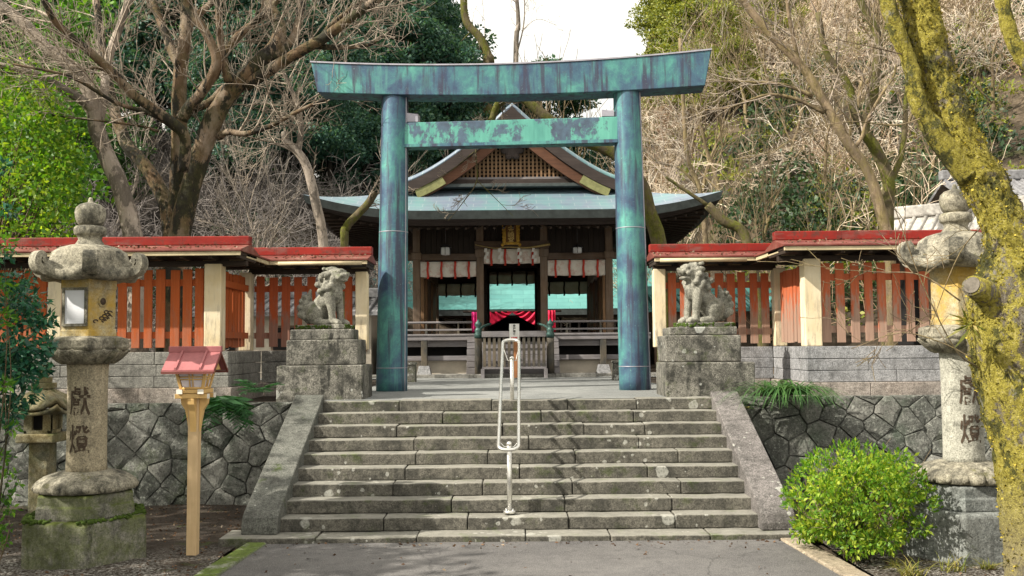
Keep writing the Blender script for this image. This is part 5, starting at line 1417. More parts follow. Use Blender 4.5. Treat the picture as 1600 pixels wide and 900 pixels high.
def grow(m, p, d, L, r, lvl, rnd, wob=.18, up=.1, kids=(0, 4, 4, 4), ang=(.5, 1.0), shr=.66, minr=.004, tip=.35, start=.25, sides=None):
    seg = max(3, int(L/(.22 if lvl < 2 else .35))); seg = min(seg, 10)
    p = V(p); d = V(d).normalized(); pts = [p.copy()]; rad = [r]
    for i in range(seg):
        d = (d+V((rnd.uniform(-1, 1), rnd.uniform(-1, 1), rnd.uniform(-1, 1)))*wob+V((0, 0, up*.3))).normalized()
        p = p+d*(L/seg); pts.append(p.copy()); rad.append(max(minr, r*(1-(1-tip)*(i+1)/seg)))
    m.tube(pts, rad, 8 if r > .09 else 5 if r > .03 else 3, cap=False)
    if lvl > 0:
        for k in range(kids[lvl]):
            t = start+(1-start)*(k+rnd.random())/kids[lvl]; i = min(seg-1, int(t*seg)); f = t*seg-i
            q = pts[i].lerp(pts[i+1], f); dd = (pts[i+1]-pts[i]).normalized()
            ax = dd.orthogonal(); ax.rotate(Matrix.Rotation(rnd.uniform(0, 2*PI), 3, dd))
            nd = dd.copy(); nd.rotate(Matrix.Rotation(rnd.uniform(*ang), 3, ax))
            grow(m, q, nd+V((0, 0, up)), L*shr*rnd.uniform(.6, 1.1), max(minr, rad[i]*.55), lvl-1, rnd, wob, up, kids, ang, shr, minr, tip, start)
    return pts
def limb(m, pix, w0, w1, n=10, rough=.07, k=5, tw=None, rnd=None, tl=1.0, tn=0, tlev=2, tr=.018, sc=1.0, t0=.25):
    # pix: (px, py, depth) points down the middle of a limb; w0, w1 radii; tn twig starts along it
    w = [P(a, b, c) for a, b, c in pix]; sp = spline([tuple(q) for q in w], k)
    N = len(sp); rad = [w0+(w1-w0)*i/(N-1) for i in range(N)]
    m.tube([V(q) for q in sp], rad, n, rough=rough, rs=2.2)
    if tw is not None:
        for i in range(tn):
            t = t0+(1-t0)*(i+rnd.random())/tn; j = min(N-2, int(t*(N-1))); a, b = V(sp[j]), V(sp[j+1]); d = (b-a).normalized()
            ax = d.orthogonal(); ax.rotate(Matrix.Rotation(rnd.uniform(0, 2*PI), 3, d)); nd = d.copy(); nd.rotate(Matrix.Rotation(rnd.uniform(.5, 1.2), 3, ax))
            grow(tw, a.lerp(b, rnd.random()), nd+V((0, 0, .25)), tl*rnd.uniform(.5, 1.3), min(tr*rnd.uniform(.7, 1.5), rad[j]*.6), tlev, rnd, .2, .08, (0, 4, 4, 3), minr=min(.0045, tr), shr=.6)
    return sp

# ================================================================ BIG BARE TREES on the left
r1 = random.Random(21)
def left_tree():
    t = thing('bare_tree', 'big bare many-stemmed tree with dark mossy bark behind the red fence', 'tree', (P(262, 600, 19).x, 19, 1.38))
    m = MB(); tw = MB(); D = 19
    px = lambda pts, d=0, dd=0: [(a, b, D+d+dd*i/max(1, len(pts)-1)) for i, (a, b) in enumerate(pts)]
    kw = dict(tw=tw, rnd=r1)
    limb(m, px([(272, 612), (272, 500), (273, 400)]), .36, .3, 16, .1)
    limb(m, px([(276, 400), (284, 350), (293, 310), (314, 240), (332, 190), (358, 146), (396, 108), (420, 84)]), .21, .165, 14, .09, **kw, tn=7, t0=.5)
    limb(m, px([(416, 90), (433, 66), (436, 38), (420, 8), (408, -30)], 0, .6), .16, .1, 10, **kw, tn=8)
    limb(m, px([(424, 92), (455, 64), (466, 34), (476, -20)], 0, 1), .1, .07, 8, **kw, tn=6)
    limb(m, px([(384, 134), (424, 108), (466, 82), (502, 62), (538, 36), (588, 0), (640, -40)], 0, -1.2), .12, .075, 12, **kw, tn=16, tl=1.2)
    limb(m, px([(500, 60), (520, 36), (560, 4), (590, -20)], -.5, 0), .05, .03, 6, **kw, tn=6)
    limb(m, px([(486, 72), (530, 74), (575, 70), (600, 56)], -.4, -.5), .06, .025, 6, **kw, tn=9, t0=.2)
    limb(m, px([(342, 214), (356, 206), (383, 209), (420, 198), (458, 178), (507, 156), (545, 152)], 0, -1), .075, .02, 8, **kw, tn=12, t0=.2)
    limb(m, px([(268, 400), (276, 330), (280, 270), (280, 200), (280, 150), (283, 100), (290, 50), (292, 0), (300, -40)], .2, .6), .19, .1, 12, **kw, tn=12, t0=.5)
    limb(m, px([(281, 104), (268, 78), (256, 46), (243, 14), (236, -20)], .5, .5), .1, .07, 8, **kw, tn=8)
    limb(m, px([(288, 70), (300, 34), (322, 12), (352, -12)], .6, .3), .09, .06, 8, **kw, tn=6)
    limb(m, px([(284, 186), (297, 166), (314, 146), (333, 116), (338, 90), (322, 52), (300, 20), (284, -8)], -.2, -.6), .12, .07, 10, **kw, tn=8)
    limb(m, px([(334, 120), (352, 82), (376, 52), (402, 32), (440, -6)], -.3, .8), .095, .06, 10, **kw, tn=9)
    limb(m, px([(300, 172), (330, 158), (350, 138), (380, 122), (396, 110)], -.1, .2), .08, .07, 8)
    limb(m, px([(357, 128), (350, 96), (344, 60), (341, 0), (340, -30)], -.3, -.2), .085, .055, 8, **kw, tn=7)
    limb(m, px([(286, 268), (289, 214), (262, 186), (214, 152), (180, 118), (148, 88), (111, 57), (84, 30), (66, -5)], -.4, -1.6), .11, .055, 12, **kw, tn=16, tl=1.3)
    limb(m, px([(180, 118), (150, 106), (120, 112), (60, 118), (0, 112)], -.8, -.6), .035, .015, 5, **kw, tn=10, t0=.1)
    limb(m, px([(268, 380), (262, 330), (250, 296), (224, 256), (200, 228), (188, 200), (180, 178), (172, 144), (163, 104), (158, 60), (150, 0)], .4, 1.2), .165, .075, 12, **kw, tn=12, t0=.5)
    limb(m, px([(290, 214), (240, 180), (180, 160), (110, 120), (20, 100)], -.5, -1.5), .05, .02, 6, **kw, tn=12, t0=.1)
    limb(m, px([(248, 205), (215, 196), (150, 188), (95, 182), (50, 172)], -.5, -1.), .03, .01, 5, **kw, tn=10, t0=.1)
    m.build('trunk', MT['bark_brown'], t); tw.build('twigs', MT['twig'], t)
    t2 = thing('bare_tree', 'pale-barked bare tree leaning left beside the big mossy many-stemmed tree', 'tree', (P(214, 600, 18.4).x, 18.4, 1.38))
    m = MB(); tw = MB(); kw = dict(tw=tw, rnd=r1); D = 18.4
    limb(m, px([(216, 612), (214, 440), (206, 360), (188, 292), (168, 248), (152, 204), (146, 166), (133, 132), (102, 97), (68, 70), (34, 33), (0, 8), (-40, -20)]), .19, .09, 14, .08, **kw, tn=14, t0=.4)
    limb(m, px([(148, 176), (138, 164), (116, 149), (84, 130), (50, 113), (0, 102), (-40, 96)], 0, -.8), .1, .05, 8, **kw, tn=10)
    limb(m, px([(152, 204), (162, 150), (170, 90), (188, 40), (204, -10)], .1, .6), .1, .07, 8, **kw, tn=8)
    limb(m, px([(110, 110), (106, 130), (96, 150)], .1, .2), .05, .03, 6)
    limb(m, px([(67, 72), (110, 80), (122, 78)], .2, .2), .05, .03, 6)
    m.build('trunk', MT['bark_pale'], t2); tw.build('twigs', MT['twig'], t2)
left_tree()

def traced_tree(label, base, D, limbs, mat, seed, tl=1.0):
    t = thing('bare_tree', label, 'tree', (P(base[0], base[1], D).x, D, hh(P(base[0], base[1], D).x, D)-.1))
    m = MB(); tw = MB(); rr = random.Random(seed)
    for pts, w0, w1, tn, t0 in limbs:
        limb(m, [(a, b, D+(c[0] if c else 0)) for a, b, *c in pts], w0, w1, 10 if w0 > .08 else 7, .07, tw=tw if tn else None, rnd=rr, tn=tn, t0=t0, tl=tl)
    m.build('trunk', MT[mat], t)
    if tw.v: tw.build('twigs', MT['twig'], t)
    return t
traced_tree('slender tan bare tree leaning left beside the mossy fork behind the right fence', (1392, 610), 20.5, [
    ([(1394, 612), (1390, 400), (1380, 346), (1358, 272), (1324, 222), (1292, 167), (1262, 116), (1236, 86), (1200, 50), (1160, 0), (1140, -30)], .125, .07, 14, .4),
    ([(1288, 176), (1252, 158), (1220, 149), (1190, 150), (1140, 168), (1100, 172)], .05, .015, 10, .1),
    ([(1270, 150), (1222, 132), (1160, 128), (1110, 127)], .045, .015, 8, .1),
    ([(1248, 100), (1240, 60), (1232, 20), (1228, -20)], .05, .035, 6, .2),
    ([(1330, 236), (1346, 216), (1354, 190), (1376, 150), (1396, 120), (1400, 100)], .045, .02, 8, .2)], 'bark_tan', 3)
traced_tree('forked bare tree with yellow mossy base just right of the slender leaning tree', (1384, 610), 21.6, [
    ([(1386, 612), (1386, 345), (1388, 282), (1366, 230), (1350, 200), (1362, 160), (1368, 122), (1372, 62), (1356, 24), (1338, -10)], .155, .075, 14, .35),
    ([(1352, 206), (1337, 180), (1328, 140), (1312, 112), (1290, 80), (1278, 20)], .1, .06, 9, .3),
    ([(1388, 290), (1406, 250), (1414, 200), (1416, 150), (1430, 90)], .08, .04, 8, .2),
    ([(1368, 128), (1410, 98), (1450, 95), (1500, 90)], .04, .015, 8, .2)], 'bark_mossy', 4)
traced_tree('thin bare tree at the right end of the shrine roof', (1108, 610), 30, [
    ([(1110, 560), (1104, 400), (1094, 300), (1075, 250), (1068, 170), (1062, 60)], .1, .05, 12, .3), ([(1090, 290), (1060, 262), (1030, 255), (1010, 240)], .04, .015, 6, .2)], 'bark_tan', 5, 1.4)
traced_tree('mossy leaning trunk under the right eave of the shrine', (1180, 420), 22.5, [
    ([(1200, 600), (1170, 385), (1130, 345), (1105, 320)], .13, .1, 0, .3), ([(1108, 322), (1060, 290), (1040, 276)], .05, .03, 5, .3)], 'bark_mossy', 6)
traced_tree('thick mossy trunk rising beside the right pillar of the gate', (1030, 420), 18.4, [
    ([(1042, 600), (1032, 400), (1014, 330), (1000, 285), (960, 240), (900, 215), (850, 180), (810, 150), (780, 160), (765, 200)], .16, .06, 9, .6), ([(800, 150), (764, 186), (744, 232), (745, 282), (722, 318), (700, 345)], .022, .005, 4, .4), ([(745, 282), (768, 304), (802, 338)], .009, .004, 2, .3), ([(742, 236), (700, 270), (660, 292), (642, 300)], .011, .004, 3, .2)], 'bark_mossy', 7, .42)
traced_tree('crooked dark bare tree between the big left tree and the shrine eave', (512, 420), 21, [
    ([(518, 610), (506, 390), (494, 320), (480, 262), (464, 236), (448, 222), (446, 206)], .11, .08, 5, .4),
    ([(466, 238), (470, 205), (466, 170), (455, 140), (444, 115)], .07, .035, 12, .1),
    ([(464, 240), (440, 228), (420, 226), (412, 245)], .03, .012, 6, .2)], 'bark_pale', 8, 1.2)
traced_tree('short mossy crooked trunk beside the left eave of the shrine', (538, 420), 19.5, [
    ([(540, 600), (538, 385), (541, 356), (556, 338), (575, 318), (586, 300)], .085, .075, 4, .6)], 'bark_mossy', 9, .6)
traced_tree('moss streaked branch arching over the gate beam from a tall tree behind', (760, 600), 51, [
    ([(770, 560), (762, 120), (766, 100), (752, 62), (728, 32), (724, -20)], .26, .19, 8, .3),
    ([(762, 110), (700, 98), (660, 84), (632, 62), (602, 58), (598, 20), (596, -20)], .22, .1, 14, .2),
    ([(632, 62), (634, 30), (650, 10)], .04, .02, 5, .2), ([(735, 50), (690, 95)], .03, .02, 5, .2)], 'bark_mossy', 10, 1.2)
traced_tree('slim pale sapling standing against the white sky right of centre', (808, 600), 52, [
    ([(806, 540), (806, 100), (810, 40), (806, -20)], .16, .1, 5, .6), ([(806, 90), (818, 40), (820, -10)], .045, .03, 4, .3), ([(815, 48), (840, 30), (870, 40)], .02, .008, 4, .2)], 'bark_pale', 12)

# ================================================================ MOSS COVERED TRUNK in the right foreground
def moss_tree():
    D = 9.3; t = thing('mossy_tree', 'thick leaning trunk covered in yellow moss at the right edge in front of the lantern', 'tree', (P(1622, 890, D).x, D, 0))
    out = [(1636, 925, 66), (1634, 880, 58), (1622, 800, 56), (1612, 720, 58), (1598, 650, 58), (1586, 590, 60), (1576, 540, 61), (1572, 490, 58), (1572, 440, 50), (1570, 390, 42), (1552, 330, 37), (1528, 280, 35.5), (1503, 230, 34), (1480, 175, 31.5), (1462, 130, 29), (1447, 85, 29), (1436, 40, 31), (1428, 0, 33), (1424, -40, 34)]
    m = MB(); sp = spline([tuple(P(a+(7 if b < 400 else 1), b, D))+(r*(.87 if b < 400 else .97)/F*D,) for a, b, r in out], 9)
    n = 72; rings = []
    for q in sp: rings.append(q)
    m.tube([V(q[:3]) for q in sp], [q[3] for q in sp], n)
    for i, v in enumerate(m.v):
        c = V(sp[min(i//n, len(sp)-1)][:3]); v = V(v); d = (v-c); l = d.length or 1; d /= l
        h = .045*mnoise.noise(v*3.2)+.024*mnoise.noise(v*9)+.017*mnoise.noise(v*22)+.012*mnoise.noise(v*48)
        m.v[i] = tuple(c+d*(l+h))
    tr = m.build('trunk', MT['mosstree'], t)
    def br(pts, DD=D, nm='limb', nn=28):
        m = MB(); s2 = spline([tuple(P(a, b, DD+d))+(r/F*DD,) for a, b, d, r in pts], 7); m.tube([V(q[:3]) for q in s2], [q[3] for q in s2], nn)
        for i, v in enumerate(m.v):
            c = V(s2[min(i//nn, len(s2)-1)][:3]); v = V(v); d = (v-c); l = d.length or 1
            m.v[i] = tuple(c+d/l*(l+.018*mnoise.noise(v*7)+.01*mnoise.noise(v*24)))
        return m.build(nm, MT['mosstree'], t)
    br([(1515, 275, 0, 22), (1476, 225, -.05, 19), (1448, 186, -.08, 15), (1432, 150, -.1, 13), (1424, 108, -.1, 12), (1408, 66, -.12, 12), (1388, 10, -.15, 12), (1376, -40, -.15, 12)])
    br([(1640, 150, .1, 14), (1612, 110, .1, 12), (1590, 76, .1, 12), (1572, 30, .1, 11), (1560, -30, .1, 11)])
    a = P(1560, 470, D-.05); b = P(1519, 446, D-.30); ax = (b-a).normalized(); m = MB()
    m.tube([a, a.lerp(b, .4), a.lerp(b, .75), b], [.17, .125, .105, .095], 24, rough=.12, rs=5); s = m.build('cut_stub', MT['mosstree'], t)
    m = MB(); m.tube([b-ax*.01, b+ax*.012], .08, 22, smooth=False, rough=.1, rs=4); m.build('cut_face', simple('cut_wood', (.13,.115,.095), .9, .5, 12), s)
    rr = random.Random(77)
    for pts in ([(1530, 575, -.1), (1492, 545, -.2), (1440, 440, -.3), (1400, 330, -.4), (1376, 262, -.5)], [(1520, 560, -.1), (1470, 535, 0), (1405, 520, .1), (1330, 545, .2)], [(1500, 470, -.2), (1440, 430, -.1), (1370, 425, 0), (1290, 420, .1)], [(1452, 180, -.1), (1400, 196, -.2), (1330, 190, -.3), (1240, 205, -.4)], [(1430, 90, -.1), (1370, 75, -.2), (1300, 60, -.3)], [(1560, 330, .1), (1500, 395, .3), (1450, 520, .5)]):
        m = MB(); limb(m, [(a, b, D+c) for a, b, c in pts], .008, .003, 5, .02, tw=m, rnd=rr, tn=6, tl=.45, tlev=1, tr=.0035)
        m.build('thin_branch', MT['bark_tan'], t)
    # fern growing on the trunk
    m = [];
    o = np.array(P(1518, 505, D-.34)); c = np.repeat(o[None], 34, 0)+nr.normal(0, .02, (34, 3)); d = unit(34)*.7+np.array([-.55, -.4, -.15])
    v, f = leaves(c, .2, .12, d, fold=.1); make('epiphyte_leaves', v, f, MT['leaf_straw'], t)
    # moss tufts
    N = 5200; idx = nr.integers(n*8, n*(len(sp)-1), N); base = np.array([world_loc(tr)+V(tr.data.vertices[i].co) for i in idx]); ctr = np.array([sp[i//n][:3] for i in idx]); d = base-ctr; d /= np.linalg.norm(d, axis=1, keepdims=True)
    v, f = leaves(base-d*.004+nr.normal(0, .008, (N, 3)), .026, .8, d*.7+unit(N)*.8); make('moss_tufts', v, f, foliage('moss_tuft', [(0, (.03,.03,.006)), (.5, (.2,.17,.014)), (1, (.66,.52,.09))], .25, .9), t)
moss_tree()

# ================================================================ ROUND BUSH
def bush():
    D = 10.25; c = P(1343, 800, D); t = thing('azalea_bush', 'round yellow-green bush growing beside the foot of the stairs', 'bush', (c.x, D, 0)); t.scale = (.87, .87, 1)
    ctr = np.array([c.x, D, .52]); cl = []; rb = random.Random(4)
    for i in range(105):
        q = V((rb.gauss(0, 1), rb.gauss(0, 1), rb.gauss(0, 1))).normalized(); q.z = math.copysign(abs(q.z)**.75, q.z)
        k = rb.uniform(.6, 1.06)*(1+.4*mnoise.noise(q*1.8+V((3, 1, 0))))
        p = ctr+np.array([q.x*.74, q.y*.66, q.z*.5])*k; r = rb.uniform(.09, .19)
        if p[2] < .16: continue
        cl.append((p[0], p[1], p[2], r))
    v, f = cloud(cl, 4300, .062, .46, .45, .85, .9); make('foliage', v, f, MT['leaf_azalea'], t)
    m = MB(); rr = random.Random(2)
    for i in range(16): grow(m, (c.x+rr.uniform(-.15, .15), D+rr.uniform(-.15, .15), -.02), (rr.uniform(-.8, .8), rr.uniform(-.8, .8), .8), rr.uniform(.6, .85), .014, 2, rr, .15, .15, (0, 4, 4), minr=.003)
    m.build('stems', MT['bark_brown'], t)
    # shoots sticking out of the top
    S_ = 260; u = unit(S_); u[:, 2] = np.abs(u[:, 2]); p0 = ctr+u*np.array([.8, .72, .58]); pp = []; dd = []
    for a, b in zip(p0, u):
        for k in range(7): q = nr.normal(0, 1, 3); pp.append(a+b*(.012*k+.01)); dd.append(b*.6+q*.5+np.array([0, 0, .3]))
    v, f = leaves(np.array(pp), .055, .42, np.array(dd)); make('young_shoots', v, f, MT['leaf_yellowgreen'], t)
bush()

# ================================================================ LEFT SHRUBS
def leafy(name, label, cat, clumps, per, L, mat, stems=None, asp=.45, bm='bark_brown', stem_r=.008, base=None):
    z0 = min(c[2]-c[3] for c in clumps) if base is None else base[2]
    x0 = np.mean([c[0] for c in clumps]) if base is None else base[0]; y0 = np.mean([c[1] for c in clumps]) if base is None else base[1]
    t = thing(name, label, cat, (x0, y0, z0))
    v, f = cloud(clumps, per, L, asp, .35); make('foliage', v, f, MT[mat], t)
    m = MB(); rr = random.Random(len(clumps))
    for c in clumps:
        a = V((x0+rr.uniform(-.1, .1), y0, z0)); b = V(c[:3]); mid = a.lerp(b, .55)+V((rr.uniform(-.15, .15), rr.uniform(-.1, .1), .1*(b-a).length))
        m.tube([V(q) for q in spline([tuple(a), tuple(mid), tuple(b)], 5)], list(np.linspace(stem_r, stem_r*.3, 11)), 5)
    m.build('stems', MT[bm], t); return t
rc = random.Random(8); D = 9.3
cl = []
for px, py, r in ((4, 262, .08), (40, 470, .2), (58, 540, .16), (36, 620, .16), (30, 440, .14), (14, 330, .09), (8, 400, .1), (20, 468, .22), (44, 500, .17), (64, 512, .13), (76, 500, .09), (72, 540, .1), (48, 560, .18), (30, 575, .2), (26, 545, .2), (8, 580, .24), (40, 585, .14), (66, 578, .08), (16, 640, .16), (6, 655, .13), (-38, 430, .25), (-40, 540, .35), (-35, 620, .3), (-30, 330, .14), (4, 660, .09)):
    q = P(px, py, D+rc.uniform(-.25, .25)); cl.append((q.x, q.y, q.z, r*1.0))
leafy('camellia_shrub', 'dark glossy evergreen shrub at the left edge in front of the tall lantern', 'shrub', cl, 4600, .075, 'leaf_camellia', asp=.42, base=(P(-170, 700, D).x, D, 0))
cl = []
for px, py, r in ((6, 380, .1), (6, 450, .1), (0, 500, .12), (8, 600, .09), (18, 670, .07)):
    q = P(px, py, D-.5); cl.append((q.x, q.y, q.z, r))
leafy('young_shrub', 'bright green leafy sprays in front of the dark glossy shrub', 'shrub', cl, 5200, .07, 'leaf_green', asp=.4, base=(P(-30, 700, D-.5).x, D-.5, 0))
cl = []
for px, py, r in ((4, 715, .09), (16, 738, .08), (24, 758, .06), (6, 775, .1), (14, 795, .08), (-6, 830, .12), (4, 850, .07)):
    q = P(px, py, 9.5+rc.uniform(-.1, .1)); cl.append((q.x, q.y, q.z, r))
leafy('low_shrub', 'low bright green sprig at the lower left edge beside the mossy lantern base', 'shrub', cl, 5000, .06, 'leaf_green', asp=.5, base=(P(-10, 880, 9.5).x, 9.5, 0))
# yellow-green tree behind the left fence
cl = []
for i in range(72):
    px, py = rc.uniform(-60, 104), rc.uniform(120, 378)
    if px > 92-(260-py)*.2 and py < 230: px -= 40
    q = P(px, py, 18+rc.uniform(-1.2, 2.2)); cl.append((q.x, q.y, q.z, rc.uniform(.35, .7)))
leafy('maple_tree', 'leafy yellow-green tree behind the left end of the red fence', 'tree', cl, 640, .1, 'leaf_yellowgreen', asp=.6, stem_r=.022, base=(P(-20, 600, 18.4).x, 18.4, 1.38))
cl = []
for i in range(46):
    px, py = rc.uniform(-80, 150), rc.uniform(-20, 300)
    q = P(px, py, 24+rc.uniform(-1.5, 2)); cl.append((q.x, q.y, q.z, rc.uniform(.6, 1.1)))
leafy('leafy_tree', 'tall mid-green leafy tree far left behind the pale-barked tree', 'tree', cl, 190, .2, 'leaf_green', asp=.55, stem_r=.05, base=(P(20, 600, 24.5).x, 24.5, 1.38))

# ================================================================ FERNS, TUFTS, GRASS
def frond_plant(name, label, o, n, L, mat, seed, spread=.9, asp=.2, droop=.5):
    rr = random.Random(seed); t = thing(name, label, 'fern', tuple(o)); pts = []; dirs = []; sz = []; m = MB()
    for i in range(n):
        a = rr.uniform(PI, 2*PI); d = V((math.cos(a)*spread, math.sin(a)*spread*.7-.15, rr.uniform(.2, .9))).normalized(); l = L*rr.uniform(.6, 1.1); p = V(o); path = [p.copy()]
        for k in range(12):
            d = (d+V((0, 0, -droop*.14))).normalized(); p = p+d*l/12; path.append(p.copy())
            if k > 1:
                s = d.cross(V((0, 0, 1))).normalized()
                for e in (-1, 1):
                    ll = l*.34*math.sin(PI*min(1, (k+1.5)/14))+.01
                    pts.append(tuple(p)); dirs.append(tuple(s*e+d*.45+V((0, 0, -.1)))); sz.append(ll)
        m.tube(path, [.004]*len(path), 3)
    pts = np.array(pts); v, f = leaves(pts, np.array(sz)[:, None]/1.0, asp, np.array(dirs), fold=.05)
    make('fronds', v, f, MT[mat], t); m.build('stalks', MT['leaf_fern'], t)
frond_plant('fern', 'lush green fern hanging on the rough wall just right of the lamp post', P(350, 628, 13.95), 34, .62, 'leaf_fern', 1, droop=1.3)
frond_plant('fern', 'feathery small fern at the foot of the left guardian pedestal', P(404, 612, 14.45), 16, .42, 'leaf_fern', 2, asp=.1)
frond_plant('fern', 'tiny bright fern beside the top of the right side slab of the stairs', P(1163, 640, 14.05), 8, .16, 'leaf_straw', 3)
def tuft(name, label, o, n, L, mat, seed, w=.012, sp=.5, cat='grass', dr=.2):
    rr = random.Random(seed); m = MB()
    for i in range(n):
        a = rr.uniform(0, 2*PI); d = V((math.cos(a)*sp, math.sin(a)*sp*.8-.1, 1)).normalized(); p = V(o)+V((rr.uniform(-.1, .1)*L*3, rr.uniform(-.05, .05), 0)); l = L*rr.uniform(.5, 1.15)
        s = V((-math.sin(a), math.cos(a), 0)); vs = []
        for k in range(7):
            ww = w*(1-k/6.3); vs += [tuple(p-s*ww), tuple(p+s*ww)]
            d = (d+V((math.cos(a)*.12, math.sin(a)*.12, -dr))).normalized(); p = p+d*l/6
        m.add(vs, [(2*k, 2*k+1, 2*k+3, 2*k+2) for k in range(6)], True)
    return tag(m.build(name, MT[mat]), label, cat)
tuft('grass_tuft', 'long-bladed green grass tuft drooping over the rough wall right of the pedestal', P(1226, 617, 14.1), 330, 1.0, 'leaf_grass', 1, .013, .8, dr=.32)
for i, (px, py, Dq, n, L, l) in enumerate(((1425, 900, 9.4, 50, .34, 'straw coloured grass clump at the bottom edge below the bush'), (1490, 893, 9.5, 40, .34, 'pale grass clump with one tall blade in front of the grey lantern base'), (1545, 890, 9.45, 60, .22, 'short yellow grass clump against the foot of the mossy trunk'), (1400, 884, 9.9, 26, .22, 'small grass clump under the right half of the bush'))):
    tuft('grass_clump', l, Pz(px, py, 0), n, L, 'leaf_straw', 20+i, .006, .55)

# leaf litter: nobody could count it
def litter():
    N = 7000; x = nr.uniform(-7.5, 7.5, N); y = nr.uniform(7.5, 14.1, N)
    keep = ((x < -3.0) | (x > 3.45)) & ~((np.abs(x+4.57) < .72) & (np.abs(y-10.7) < .72)) & ~((np.abs(x-4.8) < .72) & (np.abs(y-10.55) < .72))
    x, y = x[keep], y[keep]; z = np.array([bumps(.03, 1.3)(a, b) for a, b in zip(x, y)])+.008
    d = unit(len(x)); d[:, 2] *= .25
    v, f = leaves(np.stack([x, y, z], 1), .042, .5, d, fold=.12)
    tag(make('leaf_litter', v, f, MT['leaf_litter']), 'scattered dry brown leaves on the dark soil beside the stairs', 'leaves', kind='stuff')
    for zx in ((-10, -4.0, 14.82), (-3.9, -2.4, 16.6), (2.3, 4.0, 16.6), (4.0, 10, 14.82)):
        n = int(60*(zx[1]-zx[0])); x = nr.uniform(zx[0], zx[1], n); u = nr.uniform(.1, .5, n); d = unit(n); d[:, 2] *= .2
        v, f = leaves(np.stack([x, zx[2]-u, 3.88-.15-.1*(u-.07)/.45+.012], 1), .05, .5, d, fold=.12)
        tag(make('roof_litter', v, f, MT['leaf_litter']), 'dry leaves and debris caught on the red fence roofs', 'leaves', kind='stuff')
    N = 170; x = nr.uniform(-2.8, 3.1, N); y = np.where(nr.random(N) < .6, nr.uniform(10.9, 11.2, N), nr.uniform(8.5, 11.2, N))
    d = unit(N); d[:, 2] *= .2
    v, f = leaves(np.stack([x, y, np.full(N, .026)], 1), .045, .55, d, fold=.15)
    tag(make('fallen_leaves', v, f, MT['leaf_litter']), 'few dry leaves lying on the asphalt along the bottom kerb', 'leaves', kind='stuff')
litter()

# ================================================================ BACKGROUND WOOD
def crown_mesh(seed, H, W, nc, per, L, kind):
    rr = random.Random(seed); cl = []
    for i in range(nc):
        z = H*(.28+.72*rr.random()); q = (z/H-.28)/.72
        w = W*(math.sin(PI*min(1, .18+.82*q))**.7 if kind == 'round' else (1.05-q)**.8)
        a = rr.uniform(0, 2*PI); r = w*math.sqrt(rr.uniform(.1, 1)); cl.append((r*math.cos(a), r*math.sin(a), z, rr.uniform(.75, 1.5)*W/3.6))
    return cloud(cl, per, L, .6, .5, .6)
def make_tree(name, label, seed, H, W, mat, kind='round', nc=70, per=230, L=.25, group='evergreen trees on the hill behind the shrine'):
    t = thing(name, label, 'tree', (0, 0, 0), group=group)
    v, f = crown_mesh(seed, H, W, nc, per, L, kind); make('crown', v, f, MT[mat], t)
    m = MB(); rr = random.Random(seed)
    pts = [V((rr.uniform(-.15, .15)*i/4, rr.uniform(-.15, .15)*i/4, -1+H*.9*i/6)) for i in range(7)]
    m.tube(pts, [.26*(1-.8*i/6) for i in range(7)], 8)
    for i in range(9): grow(m, pts[2+i % 4], (rr.uniform(-1, 1), rr.uniform(-1, 1), .5), W*.7, .07, 1, rr, .15, .1, (0, 3))
    m.build('trunk', MT['bark_dark'], t); return t
LA, LB, LC_ = 'dark evergreen tree with a rounded crown on the far slope', 'bluish dark evergreen tree with a broken crown and sky gaps', 'lighter green tree among the dark evergreens on the slope'
tA = make_tree('evergreen_tree', LA, 1, 13, 3.6, 'leaf_dark'); tB = make_tree('evergreen_tree', LB, 2, 14, 3.1, 'leaf_dark', nc=48, per=230); tC = make_tree('evergreen_tree', LC_, 3, 10, 3.2, 'leaf_mid')
tD = make_tree('hill_tree', 'sunlit yellow-green tree on the right hillside above the gate beam', 4, 7.5, 2.8, 'leaf_lit', nc=48, group='sunlit trees on the right hillside')
used = {}
def spot(src, px, D, sc, rz):
    x = X(px, D); loc = (x, D, hh(x, D)-.2)
    first = src.name not in used; o = src if first else copy_tree(src); used[src.name] = 1
    return place(o, loc, rz, sc)
rt = random.Random(12)
for px, D, sc, s in ((345, 38, .5, tA), (390, 42, .62, tA), (435, 44, .7, tB), (470, 40, .6, tA), (520, 42, .62, tA), (562, 44, .6, tB), (602, 46, .68, tA), (640, 44, .5, tA), (160, 36, .6, tC), (130, 52, 1.2, tB), (270, 42, .8, tA), (385, 40, .7, tA), (430, 58, 1.3, tA), (500, 56, 1.15, tA), (560, 46, .75, tA), (620, 62, 1.25, tA), (665, 52, .8, tA), (690, 66, 1.1, tA), (20, 42, 1.1, tC), (95, 46, 1.15, tA), (170, 44, 1.05, tC), (240, 50, 1.2, tA), (300, 46, 1.0, tB), (360, 52, 1.2, tA), (405, 47, 1.05, tC), (455, 53, 1.15, tB), (510, 49, .95, tB), (545, 55, 1.2, tA), (600, 52, 1.05, tB), (640, 58, 1.15, tA), (672, 56, 1.0, tA), (700, 62, 1.05, tB), (790, 60, .8, tC), (850, 62, 1.0, tA), (815, 66, .95, tA), (895, 64, .85, tB), (640, 49, .8, tB), (690, 50, .8, tB), (745, 58, .72, tA), (930, 70, .8, tC), (940, 60, .5, tB), (870, 56, .62, tA), (915, 58, .5, tC),
                     (-60, 48, 1.2, tA), (-40, 40, 1.0, tC), (200, 58, 1.3, tA), (320, 60, 1.3, tA), (470, 62, 1.25, tA), (580, 63, 1.2, tA)):
    spot(s, px+rt.uniform(-8, 8), D, sc*rt.uniform(.94, 1.06), rt.uniform(0, 6))
